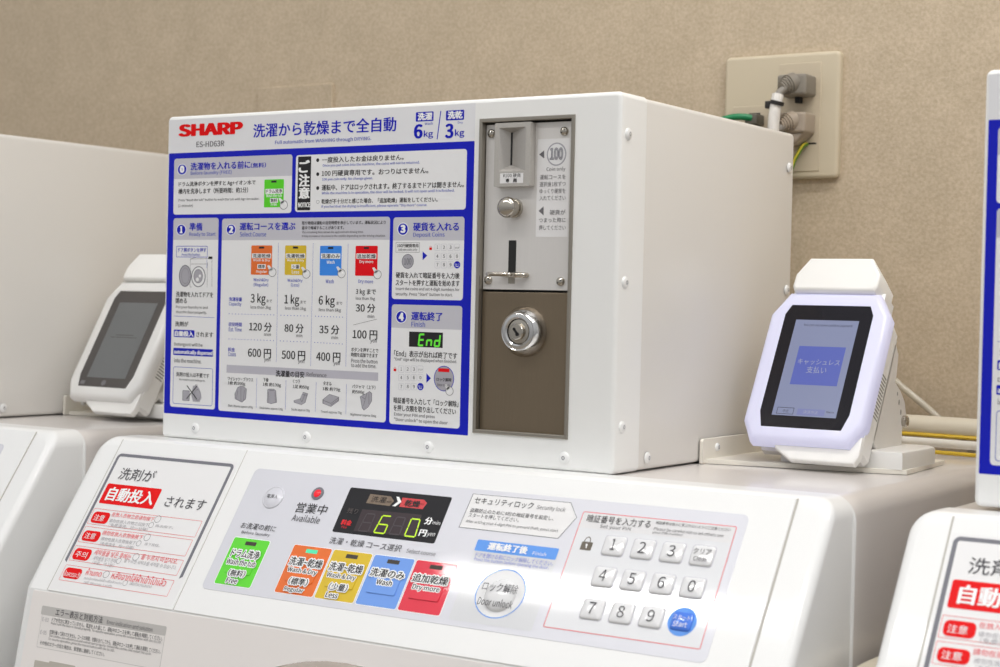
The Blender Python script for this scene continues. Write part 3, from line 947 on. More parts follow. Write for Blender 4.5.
COINSTICKER = [
('r',379.41,407.12,173.88,246.73,0,'stk',0),
('e',396.02,235.12,8.53,8.63,'mg',1),
('e',396.02,235.12,7.5,7.67,'pan',2),
('t','100',390.75,401.48,231.21,239.72,'dg',1.2,0),
('t','100',390.75,401.48,231.21,239.72,'hdr',0,0),
('q',[(385.16,238.34),(385.33,232.18),(380.87,235.35)],'gr',1),
('t','Coin only',387.79,404.14,222.12,225.68,'gr',0,0),
('t','運転コースを',382.09,404.47,216.47,220.11,'gr',0,0),
('t','選択後1枚ずつ',382.06,404.62,211.27,214.91,'gr',0,0),
('t','ゆっくり硬貨を',382.2,404.59,206.08,209.71,'gr',0,0),
('t','入れてください',382.17,404.9,200.95,204.59,'gr',0,0),
('t','つまった時に',382.19,405.35,184.54,188.18,'gr',0,0),
('t','押してください',382.26,405.51,178.97,182.61,'gr',0,0),
('t','硬貨が',391.45,405.02,190.24,193.94,'gr',0,0),
('q',[(385.79,196.67),(385.98,189.85),(381.51,193.31)],'gr',1),
]
COINSLOT = [
('r',346.67,367.35,213.79,221.36,0,'stk',0),
('t','¥100 硬貨',349.36,365.3,218.08,221.09,'k',0,0),
('t','専',352.16,355.03,214.56,217.27,'k',1,0),
('t','用',358.62,361.65,214.43,217.13,'k',1,0),
]
DRAWER = [
('t','洗剤が',2.35,43.27,-39.3,-28.12,'tg',0,0),
('r',-5.19,57.55,-63.12,-44.11,1.6,'red',1),
('t','自動投入',0.56,53.98,-59.9,-47.32,'w',0.7,0),
('t','されます',67.42,111.42,-59.35,-49.78,'tg',0,0),
('ro',-6.4,115.67,-83.08,-68.28,0.8,0.3,'red',1),
('ro',-6.4,114.89,-100.21,-85.39,0.8,0.3,'red',1),
('ro',-6.4,115.38,-117.3,-103.56,0.8,0.3,'red',1),
('ro',-6.4,115.49,-135.59,-121.45,0.8,0.3,'red',1),
('r',-4.4,15.2,-81.58,-70.97,3.6,'red',2),
('r',-4.4,15.2,-98.54,-88.81,3.6,'red',2),
('r',-4.4,15.2,-115.94,-105.43,3.6,'red',2),
('r',-4.4,15.2,-133.11,-123.52,3.6,'red',2),
('t','注意',-1.72,10.46,-79.39,-73.79,'w',0,0),
('t','注意',-1.66,10.45,-96.38,-90.85,'w',0,0),
('t','주의',-1.82,11.53,-113.88,-108.32,'w',0,0),
('t','ข้อควรระวัง',-3.46,16.16,-131.45,-126.55,'w',0,0),
('t','在放入衣物之后请勿按下',16.41,64.83,-73.9,-69.88,'rt',0,0),
('t','請勿在放入衣物後按下',16.36,62.09,-91.22,-87.03,'rt',0,0),
('t','세탁물을 넣은 후에는',18.06,59.67,-109.71,-104.68,'rt',0,0),
('t','를 누르지 마십시오.',70.45,110.42,-107.96,-103.03,'rt',0,0),
('t','ห้ามกด',19.94,37.48,-127.81,-121.99,'rt',0,0),
('t','หลังจากใส่ผ้าเข้าไปแล้ว',48.88,108.67,-127.74,-120.75,'rt',0,0),
('eo',68.25,-71.31,3.28,3.33,0.35,'dg',2),
('eo',66.35,-88.32,3.26,3.28,0.35,'dg',2),
('eo',64.54,-106.43,3.25,3.23,0.35,'dg',2),
('eo',42.06,-124.85,3.28,3.2,0.35,'dg',2),
('eo',64.23,-77.1,2.54,2.62,0.3,'dg',2),
('eo',60.45,-94.47,2.53,2.58,0.3,'dg',2),
('eo',48.41,-111.83,2.54,2.55,0.3,'dg',2),
('eo',66.35,-129.56,2.49,2.49,0.3,'dg',2),
('t','请勿在放入衣物之后按下',16.94,61.98,-79.27,-75.98,'lg',0,0),
('t','再次按下。',69.16,89.33,-78.5,-76.0,'lg',0,0),
('t','（免费清洗、约一分钟）',18.79,63.18,-83.5,-79.87,'lg',0,0),
('t','請勿在放入衣物後按下',17.82,57.47,-96.44,-92.91,'lg',0,0),
('t','按下按鈕。',67.26,83.92,-95.55,-92.86,'lg',0,0),
('t','（免費清洗、約一分鐘）',19.5,57.72,-100.82,-97.39,'lg',0,0),
('t','세탁물을 넣기 전에',19.67,45.68,-114.37,-110.46,'lg',0,0),
('t','를 누르면 세탁조를 세척할 수 있습니다.',54.35,111.78,-112.57,-109.05,'lg',0,0),
('t','（무료、약 1분）',21.06,45.85,-118.4,-114.84,'lg',0,0),
('t','กดปุ่มก่อนใส่ผ้าเพื่อล้างถัง',20.68,63.25,-132.34,-129.17,'lg',0,0),
('t','เพื่อทำความสะอาด',71.75,95.57,-130.8,-127.69,'lg',0,0),
('t','(ฟรี ประมาณ 1 นาที)',22.81,54.33,-135.92,-132.93,'lg',0,0),
]
OVERLAY = [
('t','営業中',202.75,232.93,-51.5,-42.74,'k',0,0),
('t','Available',203.28,230.6,-59.19,-53.17,'tg',0,0),
('t','お洗濯の前に',156.91,192.2,-70.32,-65.05,'k',0,0),
('t','Before laundry',160.39,189.13,-75.44,-72.12,'tg',0,0),
('t','洗濯・乾燥 コース選択',247.64,314.61,-74.16,-68.54,'tg',0,0),
('t','Select course',319.79,345.86,-74.02,-70.51,'gr',0,0),
('q',[(357.2,-20.78),(440.8,-20.28),(449.64,-31.65),(440.71,-49.47),(356.13,-49.13)],'dg',1),
('q',[(357.91,-21.22),(440.57,-20.78),(449.06,-31.63),(440.36,-48.96),(356.81,-48.64)],'stk',2),
('t','セキュリティロック',361.15,411.64,-28.73,-23.33,'k',0,0),
('t','Security lock',414.88,438.52,-29.1,-24.84,'gr',0,0),
('t','盗難防止のために4桁の暗証番号を設定し、',360.61,431.78,-36.0,-32.53,'tg',0,0),
('t','スタートを押してください。',360.86,404.14,-40.17,-36.72,'tg',0,0),
('t','After setting your 4-digit PIN to prevent theft, press start',360.54,438.54,-45.22,-42.21,'gr',0,0),
('r',376.74,445.36,-120.21,-56.76,2,'fin',1),
('r',376.51,444.54,-65.71,-56.76,1,'sky2',2),
('t','運転終了後',387.18,419.92,-63.9,-58.18,'w',1,0),
('t','Finish',424.95,436.01,-63.96,-61.13,'w',0,0),
('t','ドアを開ける前にロック解除してください。',379.33,444.09,-70.8,-67.0,'sb',0,0),
('t','Press the button before opening the door.',379.56,441.85,-74.24,-70.93,'sb',0,0),
('eo',410.79,-95.97,20.03,19.02,0.8,'sky2',2),
('e',410.79,-95.97,19.25,18.3,'pan',2),
('r',453.12,570.99,-115.71,-26.23,1.4,'ovw',1),
('ro',453.12,570.99,-115.71,-26.23,1.4,0.5,'rt',2),
('r',454.52,569.89,-38.88,-27.07,0.4,'bar2',2),
('t','暗証番号を入力する',457.91,507.89,-34.1,-28.24,'k',0,0),
('t','Set your PIN',470.03,494.17,-38.36,-35.08,'gr',0,0),
('t','暗証番号は他人に見られないようにご注意ください',511.59,567.13,-30.56,-28.09,'tg',0,0),
('t','Please be careful not to let others see',511.35,563.46,-35.2,-32.74,'gr',0,0),
('t','your PIN number.',511.26,534.76,-38.13,-35.68,'gr',0,0),
('r',460.35,469.04,-55.71,-49.33,0.4,'lock',3),
('eo',464.25,-48.89,2.61,3.62,0.7,'lock',2),
('e',464.65,-51.82,0.84,1.05,'w',4),
('r',464.52,465.36,-54.12,-51.81,0,'w',4),
]
DISP = [
('t','残り',252.33,262.47,-47.7,-43.1,'dim',0,0),
('t','料金',251.48,260.92,-57.81,-53.39,'redl',1,0),
('t','Fee',253.45,258.26,-60.51,-58.48,'redl',0,0),
('q',[(266.84,-29.59),(286.57,-30.01),(290.85,-33.5),(288.81,-37.92),(266.31,-37.58)],'tan',2),
('q',[(297.31,-29.95),(317.27,-29.96),(320.86,-32.34),(319.15,-37.7),(297.78,-37.73)],'redl2',2),
('t','洗濯',269.87,283.73,-36.22,-31.04,'k',0,0),
('t','wash',284.88,288.99,-35.42,-33.23,'k',0,0),
('t','乾燥',301.79,315.27,-36.94,-31.5,'k',1,0),
('t','dry',315.72,319.02,-35.06,-32.56,'k',0,0),
('q',[(291.47,-29.64),(294.13,-29.73),(297.94,-33.68),(294.19,-37.83),(291.18,-37.77),(294.61,-33.74)],'w',3),
('q',[(265.27,-42.98),(320.42,-42.32),(324.09,-60.81),(265.57,-61.64)],'win',1),
('t','分',325.75,331.98,-49.7,-43.94,'w',1,0),
('t','min',332.83,339.62,-49.11,-46.14,'w',0,0),
('t','円',324.99,330.87,-59.57,-54.31,'w',1,0),
('t','yen',332.04,338.9,-59.84,-56.07,'w',0,0),
('l',286.62,-46.49,293.97,-46.38,1.1,'segy',4),
('l',286.26,-46.79,285.33,-53.48,1.1,'segy',4),
('l',285.65,-53.77,293.87,-53.71,1.1,'segy',4),
('l',285.25,-54.07,284.33,-60.73,1.1,'segy',4),
('l',284.69,-61.02,293.78,-60.99,1.1,'segy',4),
('l',294.23,-54.0,294.17,-60.7,1.1,'segy',4),
('l',313.34,-46.52,320.52,-46.42,1.1,'segy',4),
('l',320.86,-46.7,321.49,-53.36,1.1,'segy',4),
('l',312.87,-54.0,312.74,-60.58,1.1,'segy',4),
('l',313.02,-46.82,312.89,-53.43,1.1,'segy',4),
('l',321.55,-53.94,322.18,-60.56,1.1,'segy',4),
('l',313.12,-60.86,321.83,-60.85,1.1,'segy',4),
('l',271.6,-46.27,279.05,-46.16,1.1,'segd',4),
('l',279.36,-46.45,279.18,-53.26,1.1,'segd',4),
('l',279.16,-53.85,278.98,-60.61,1.1,'segd',4),
('l',269.95,-61.04,278.6,-60.91,1.1,'segd',4),
('l',270.39,-53.97,269.61,-60.75,1.1,'segd',4),
('l',271.24,-46.57,270.46,-53.38,1.1,'segd',4),
('l',270.78,-53.67,278.82,-53.56,1.1,'segd',4),
('l',299.81,-46.37,307.14,-46.41,1.1,'segd',4),
('l',307.47,-46.7,307.72,-53.21,1.1,'segd',4),
('l',307.74,-53.77,308.0,-60.25,1.1,'segd',4),
('l',298.87,-60.69,307.63,-60.54,1.1,'segd',4),
('l',298.97,-53.84,298.51,-60.42,1.1,'segd',4),
('l',299.47,-46.65,299.01,-53.26,1.1,'segd',4),
('l',299.34,-53.55,307.39,-53.49,1.1,'segd',4),
]
LOWER = [
('r',-14.75,123.57,-46.31,-12.77,1.4,'bar3',0),
('r',-14.37,123.14,-45.93,-13.0,1.3,'lowl',1),
('r',-16.12,123.89,-19.97,-12.77,1.4,'bar3',2),
('t','エラー表示と対処方法',0.77,54.79,-18.85,-13.29,'tg',0,0),
('t','Error indication and solution',59.88,109.7,-18.65,-15.14,'gr',0,0),
('t','ドアが完全に閉まっていません。電源を入れ直して、運転中のコースを押して運転を再開してください。',-2.08,121.62,-24.24,-20.68,'tg',0,0),
('t','Make sure the door is closed properly. To resume operation, press the course button with the lit LED.',-2.4,121.16,-26.81,-24.37,'gr',0,0),
('t','E-03',-13.02,-5.89,-25.07,-21.78,'lg',0,0),
('t','E-05',-12.73,-5.65,-35.49,-32.2,'lg',0,0),
('t','衣類が偏って脱水できません。コースの時間、衣類をほぐしてから、運転中のコースを押して運転を再開してください。',-2.42,121.73,-34.17,-30.58,'tg',0,0),
('t','The clothes are unbalanced and cannot spin properly. Unload the clothes and restart the cycle.',-2.24,112.74,-36.8,-34.37,'gr',0,0),
('t','To resume operation, press the course button with the lit LED.',-2.3,73.04,-39.38,-36.95,'gr',0,0),
('t','その他のエラーが出た場合は、管理者に連絡してください。',-11.16,63.04,-43.86,-40.42,'tg',0,0),
]
BEIGE = [
('r',-13.96,26.56,-67.19,-56.63,0.5,'bz',1),
]

prewarm([it[1] for tab in (FRONT, COINSTICKER, COINSLOT, DRAWER, OVERLAY, DISP, LOWER) for it in tab if it[0] == 't'] +
        ['電源入', 'ドラム洗浄', 'Wash the tub', '（無料）', 'Free', '洗濯~乾燥', 'Wash & Dry', '（標準）', 'Regular', '（少量）', 'Less', '洗濯のみ', 'Wash', '追加乾燥', 'Dry more',
         'ロック解除', 'Door unlock', 'スタート', 'Start', 'クリア', 'Clear', 'キャッシュレス', '支払い', 'You can use some cashless payment', '中止', '決済方法', 'Menu'] + list('0123456789'))

# ------------------------------------------------------------------ washing machine
HW, CX, RT = 0.336, 0.296, 0.015
def yf(z):
    if z >= LO.z: return PO.y + (z - PO.z) / math.tan(A)
    return LO.y + (max(z, -0.45) - LO.z) / math.tan(LA)
def outline(z0, hw=HW, rt=RT, ztop=0.0):
    """one half outline of the cabinet seen from the front: list of (half width, z) from the bottom up"""
    pts = [(hw, z0), (hw, -0.45), (hw, -0.30), (hw, -0.2), (hw, LO.z), (hw, -0.10), (hw, -0.07)]
    for a in range(0, 91, 9):
        pts.append((hw - rt + rt * math.cos(math.radians(a)), ztop - rt + rt * math.sin(math.radians(a))))
    return pts

def make_washer(label):
    w = thing('washing_machine', (CX, 0.15, FLOOR), label, 'washing machine', 'front loading washing machines standing in a row')
    # rear cabinet
    b = MB()
    R = outline(FLOOR); L = [(-x, z) for x, z in R][::-1]; loop = R + L; n = len(loop)
    vs = [Vector((CX + x, 0.001, z)) for x, z in loop] + [Vector((CX + x, 0.40, z)) for x, z in loop]
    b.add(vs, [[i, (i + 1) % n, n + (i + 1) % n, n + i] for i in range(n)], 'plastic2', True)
    b.add(vs, [list(range(n))[::-1], list(range(n, 2 * n))], 'plastic2')
    b.build('cabinet', w)
    b = MB(); bead = []
    for d, y in ((.0013, .0002), (.0024, .0006), (.0030, .0018), (.0024, .0030), (0, .0036)):
        q = outline(FLOOR, HW + d, RT + d, 0.0005); bead.append([Vector((CX + x, y, z)) for x, z in q] + [Vector((CX - x, y, z)) for x, z in q][::-1])
    k_ = len(bead[0])
    b.add([v for rr in bead for v in rr], [[a * k_ + i + 1, a * k_ + i, (a + 1) * k_ + i, (a + 1) * k_ + i + 1] for a in range(4) for i in range(k_ - 1)], 'plastic', True)
    b.build('seam_ridge', w)
    # front cover with rounded rim
    b = MB(); r = 0.007
    rings = []
    R0 = outline(FLOOR, HW + .0014, RT, 0.0010)
    N = len(R0)
    def inset_half(d):
        out = []
        for i, (x, z) in enumerate(R0):
            if z > -RT + 0.0010 + 1e-6:
                k = (RT - d) / RT
                out.append((HW + .0014 - RT + (x - (HW + .0014 - RT)) * k, 0.0010 - RT + (z - (0.0010 - RT)) * k))
            else: out.append((x - d, z))
        return out
    rows = []
    spec = [(0.0, 0.0005, None), (0.0, None, r + .0012)]
    for k in range(5):
        t = k / 4 * math.pi / 2
        spec.append((r * (1 - math.cos(t)), None, r * (1 - math.sin(t))))
    for d, yb, back in spec:
        h = inset_half(d)
        half = []
        for x, z in h:
            y = yb if yb is not None else yf(z) + back
            half.append((x, min(y, 0.0005), z))
        rows.append([Vector((CX + x, y, z)) for x, y, z in half] + [Vector((CX - x, y, z)) for x, y, z in half][::-1])
    n2 = 2 * N
    vs = [p for rr in rows for p in rr]
    fs = []
    for k in range(len(rows) - 1):
        for i in range(n2):
            j = (i + 1) % n2
            fs.append([k * n2 + j, k * n2 + i, (k + 1) * n2 + i, (k + 1) * n2 + j])
    b.add(vs, fs, 'plastic', True)
    last = rows[-1]
    b.add(last, [[i, i + 1, n2 - 2 - i, n2 - 1 - i] for i in range(N - 1)], 'plastic')
    b.build('front_cover', w)
    b = MB()
    for su in ((-15.0, -13.4), (126.4, 127.8), (606.0, 607.8)):
        b = MB(); b.poly(P_, [(su[0], -145), (su[1], -145), (su[1], -1), (su[0], -1)], .12, 'seam'); b.build('panel_seam', w)
    # detergent drawer: left part of the slope
    b = MB()
    b.prism(P_, rrect(-13.6, 126.6, -145.6, -1.2, 1.0), -1.0, 0.9, 'plastic', .5)
    dr = b.build('detergent_drawer', w)
    b = MB()
    w0 = 0.95
    q_out = [(-10.6, -118)] + [(-10.6, -18)] + arc(-6.6, -18.8, 4, 180, 90) + arc(117.9, -18.8, 4, 90, 0) + [(121.9, -118), (118.9, -121), (118.9, -19)]
    ou = [(-10.6, -117.5)] + arc(-6.1, -19.4, 4.5, 180, 90) + arc(117.4, -19.4, 4.5, 90, 0) + [(121.9, -117.5)]
    iu = [(-7.6, -119.5)] + arc(-6.1, -19.4, 1.6, 180, 90) + arc(117.4, -19.4, 1.6, 90, 0) + [(118.9, -119.5)]
    nn = len(ou)
    b.poly(P_, rrect(-12.2, 124, -143.6, -13.0, 1.5), w0 + .02, 'stk')
    b.add([P_(x, y, w0 + .08) for x, y in ou] + [P_(x, y, w0 + .08) for x, y in iu], [[i, i + 1, nn + i + 1, nn + i] for i in range(nn - 1)], 'line')
    b.items(P_, DRAWER, w0 + .1, .05)
    tag(b.build('printed_label', dr), 'white label with a grey rim and red warning boxes')
    # control panel
    b = MB()
    b.prism(P_, rrect(127.6, 606.2, -145.6, -1.2, 1.0), -1.0, 0.9, 'plastic', .5)
    cp = b.build('control_panel', w)
    b = MB()
    b.prism(P_, rrect(145.1, 577.5, -124.5, -16.7, 5), 0.5, 1.15, 'over', .15)
    b.items(P_, OVERLAY, 1.2, .05)
    b.build('printed_overlay', cp)
    # power button and red lamp
    b = MB(); c = P_(176, -41, 1.1)
    b.lathe(c, PN, [(.0100, 0), (.0098, .0006), (.0090, .0010), (.0088, .0007), (.0080, .0011), (.004, .0016), (.0002, .0017)], 'over', 32)
    b.text(P_, '電源入', 170.5, 181.5, -42.6, -39.2, 2.95, 'tg')
    b.build('power_button', cp)
    b = MB(); c = P_(217.3, -33.8, 1.1)
    b.lathe(c, PN, [(.0056, 0), (.0055, .0007), (.0034, .0008)], 'line', 24)
    b.lathe(c, PN, [(.0034, .0008), (.0026, .0016), (.0002, .0019)], 'ledr', 20)
    tag(b.build('indicator_lamp', cp), 'red lamp in a grey ring')
    # display
    b = MB(); b.prism(P_, rrect(245.9, 340.9, -64.2, -25.5, 1.5), 0.6, 1.35, 'black', .1); b.items(P_, DISP, 1.4, .05); b.build('display', cp)
    # course buttons
    TX = [(('ドラム洗浄', .12, .90, .42, .25), ('Wash the tub', .10, .90, .58, .46), ('（無料）', .28, .74, .82, .68), ('Free', .32, .62, .965, .86)),
          (('洗濯~乾燥', .07, .93, .43, .26), ('Wash & Dry', .12, .88, .59, .47), ('（標準）', .27, .76, .815, .67), ('Regular', .24, .74, .975, .865)),
          (('洗濯~乾燥', .07, .93, .43, .26), ('Wash & Dry', .10, .84, .59, .47), ('（少量）', .27, .74, .815, .67), ('Less', .28, .58, .965, .86)),
          (('洗濯のみ', .08, .92, .43, .27), ('Wash', .32, .70, .58, .47)),
          (('追加乾燥', .08, .92, .43, .27), ('Dry more', .16, .80, .60, .48))]
    BT = [(155.8, 192.2, 'cgreen', 'green button'), (216.6, 253.3, 'orange', 'orange button with a lit lamp'), (255.3, 291.5, 'yellow', 'yellow button'), (293.7, 330.0, 'cblue', 'light blue button'), (331.9, 368.4, 'cred', 'red button')]
    for i, (u0, u1, col, lb) in enumerate(BT):
        b = MB(); v0, v1 = -118.7, -78.5; du, dv = u1 - u0, v1 - v0
        b.prism(P_, rrect(u0 - .5, u1 + .5, v0 - .5, v1 + .5, 2), 1.0, 1.24, 'w')
        b.prism(P_, rrect(u0, u1, v0, v1, 1.6), 1.0, 1.30, col)
        b.prism(P_, rrect(u0 + .14 * du, u1 - .14 * du, v0 + .24 * dv, v0 + .56 * dv, 1.5), 1.0, 2.0, col, .5)
        b.prism(P_, rrect(u0 + .36 * du, u0 + .66 * du, v1 - .14 * dv, v1 - .06 * dv, .4), 1.0, 1.4, 'ledg' if i == 1 else 'ltoff')
        for s, a, c, fb, ft in TX[i]:
            p = (u0 + a * du, u0 + c * du, v1 - fb * dv, v1 - ft * dv)
            b.text(P_, s, *p, 2.1, 'w', .055, True); b.text(P_, s, *p, 2.2, 'k' if i < 9 else 'tg', .008)
        tag(b.build('course_button', cp), lb)
    # door unlock button
    b = MB(); c = P_(411.5, -97.5, 1.2)
    b.lathe(c, PN, [(.0125, 0), (.0122, .0010), (.0108, .0022), (.0070, .0030), (.0002, .0034)], 'key', 32)
    b.text(P_, 'ロック解除', 397, 426, -96.5, -89.5, 4.7, 'tg'); b.text(P_, 'Door unlock', 397.5, 426, -107.5, -101.5, 4.7, 'tg')
    b.build('unlock_button', cp)
    # number keys
    for j, row in enumerate((('1', '2', '3', 'クリア'), ('4', '5', '6', '0'), ('7', '8', '9', 'Start'))):
        for i, s in enumerate(row):
            cu, cv = 486 + 22.3 * i, (-50.4, -74.0, -98.5)[j]
            b = MB()
            if s == 'Start':
                b.prism(P_, ell(cu, cv, 10.2, 10.2, 32), 1.2, 1.5, 'sky2')
                b.dome(P_, cu - 7.6, cu + 7.6, cv - 6.6, cv + 6.6, 2.4, 1.2, 2.6, .7, 'startb')
                b.text(P_, 'スタート', cu - 6, cu + 6, cv + .4, cv + 3.8, 3.5, 'w'); b.text(P_, 'Start', cu - 5, cu + 5, cv - 4.6, cv - .8, 3.5, 'w')
                tag(b.build('start_button', cp), 'round blue start button')
                continue
            b.prism(P_, rrect(cu - 8.8, cu + 8.8, cv - 7.8, cv + 7.8, 2.2), 1.2, 1.45, 'hdr')
            b.dome(P_, cu - 8.3, cu + 8.3, cv - 7.4, cv + 7.4, 2.4, 1.2, 2.6, .75, 'key')
            if len(s) == 1:
                b.text(P_, s, cu - (2.6 if s != '1' else 1.6), cu + (2.6 if s != '1' else 1.6), cv - 3.8, cv + 4.6, 3.5, 'tg')
                b.build('number_key', cp)
            else:
                b.text(P_, s, cu - 6.4, cu + 6.4, cv + .4, cv + 4.6, 3.5, 'tg'); b.text(P_, 'Clear', cu - 5, cu + 5, cv - 4.8, cv - 1.2, 3.5, 'gr')
                b.build('clear_key', cp)
    # front below the slope
    b = MB(); b.prism(L_, rrect(-30, 622, -560, -1.2, 2), -2, 0.6, 'lower', .4)
    fp = b.build('lower_front_panel', w)
    b = MB(); b.items(L_, LOWER, .62, .05); b.build('printed_label', fp)
    b = MB(); b.items(L_, BEIGE, .62, .05); b.prism(L_, rrect(3, 33, -66, -55.2, 1), .5, .9, 'bz'); b.build('printed_label', fp)
    # round door
    b = MB(); c = L_(302, -209, 0.5)
    b.lathe(c, LN, [(.192, 0), (.190, .010), (.178, .022), (.150, .030), (.135, .026)], 'doorr', 64)
    b.lathe(c, LN, [(.135, .026), (.120, .020), (.06, .026), (.002, .028)], 'glass2', 64)
    b.build('door', w)
    return w
washer = make_washer('white washing machine in the middle, under the coin box with the whole printed label')
dup(washer, (-PITCH - .016, 0, 0), 'white washing machine at the left edge, only its right end in view')
dup(washer, (PITCH + .013, -.004, -.002), 'white washing machine at the right edge, cut off by the frame')

# ------------------------------------------------------------------ coin box
BW, BH, BD = 0.450, 0.27844, 0.3105
def screw_head(b, pl, u, v, r=4.5, mat='plastic', slot='line'):
    c = pl(u, v, 0); n = (pl(u, v, 1) - c).normalized()
    b.lathe(c, n, [(r / 1000, 0), (r * .98 / 1000, .0006), (r * .8 / 1000, .0014), (r * .4 / 1000, .0019), (.0001, .0020)], mat, 20)
    b.ring(pl, ell(u, v, 1.35, 1.55, 14), ell(u, v, .75, .95, 14), 2.03, slot)

def make_coin_box(label, full=True):
    t = thing('coin_control_box', (BW / 2, 0.15, 0.0), label, 'coin box', 'white coin boxes on top of the washing machines')
    # rear housing
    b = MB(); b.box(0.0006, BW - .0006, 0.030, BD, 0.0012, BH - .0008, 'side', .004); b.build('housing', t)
    # front cover with an opening for the coin unit
    b = MB()
    hole = [(287.4, 24.6), (427.0, 24.6), (427.0, 263.0), (287.4, 263.0)]
    hole = COINHOLE
    out = rrect(0, BW * 1000, 0.8, BH * 1000, 4.5)
    rings = [(0, -38), (0, -3.2)] + [(3.2 * (1 - math.cos(a)), -3.2 * (1 - math.sin(a))) for a in (math.radians(22.5 * k) for k in range(1, 5))]
    n = len(out); vs = []; fs = []
    for d, w in rings: vs += [F_(x, y, w) for x, y in inset(out, d)]
    for k in range(len(rings) - 1):
        for i in range(n):
            j = (i + 1) % n; fs.append([k * n + i, k * n + j, (k + 1) * n + j, (k + 1) * n + i])
    b.add(vs, fs, 'steel', True)
    face = inset(out, 3.2)
    loops = [[Vector((x, y, 0)) for x, y in face], [Vector((x, y, 0)) for x, y in hole]]
    flat = loops[0] + loops[1]
    tri = tessellate_polygon(loops)
    b.add([F_(v.x, v.y, 0) for v in flat], [list(q) for q in tri], 'steel')
    h4 = hole
    b.add([F_(x, y, 0) for x, y in h4] + [F_(x, y, -12) for x, y in h4], [[(i + 1) % 4, i, 4 + i, 4 + (i + 1) % 4] for i in range(4)], 'frame')
    b.build('front_cover', t)
    # printed label
    b = MB(); b.items(F_, FRONT, .05, .02, None, .4); b.build('instruction_label', t)
    # white screws
    for u, v in SCREWS_F:
        b = MB(); screw_head(b, F_, u, v); b.build('cover_screw', t)
    for u, v in ((10.1, 248.2), (10.5, 140.5), (11.5, 35.2), (51.3, 10.2), (299.0, 141.0), (298.0, 247.0)):
        b = MB(); screw_head(b, R_, u, v); b.build('cover_screw', t)
    coin_unit(t)
    return t
COINHOLE = [(327.0, 24.2), (411.4, 24.2), (411.4, 263.1), (327.0, 263.1)]
SCREWS_F = ((40.0, 10.9), (163.0, 10.8), (285.8, 10.7), (408.8, 10.6))
C_ = plane(Vector((-0.0026, 0.004, -0.0004)), XA, Vector((0, 0, 1)), Vector((0, -1, 0)))    # recessed face of the coin unit
FN = Vector((0, -1, 0))

def slot_screw(b, pl, u, v, r=3.4):
    c = pl(u, v, 0); n = (pl(u, v, 1) - c).normalized()
    b.lathe(c, n, [(r / 1000, 0), (r * .97 / 1000, .0012), (r * .75 / 1000, .0022), (r * .3 / 1000, .0028), (.0001, .0029)], 'nickel', 20)
    q = [(u - 2.2, v - 1.1), (u - 1.6, v - 1.7), (u + 2.2, v + 1.1), (u + 1.6, v + 1.7)]
    b.prism(pl, q, 2.0, 2.75, 'dark')

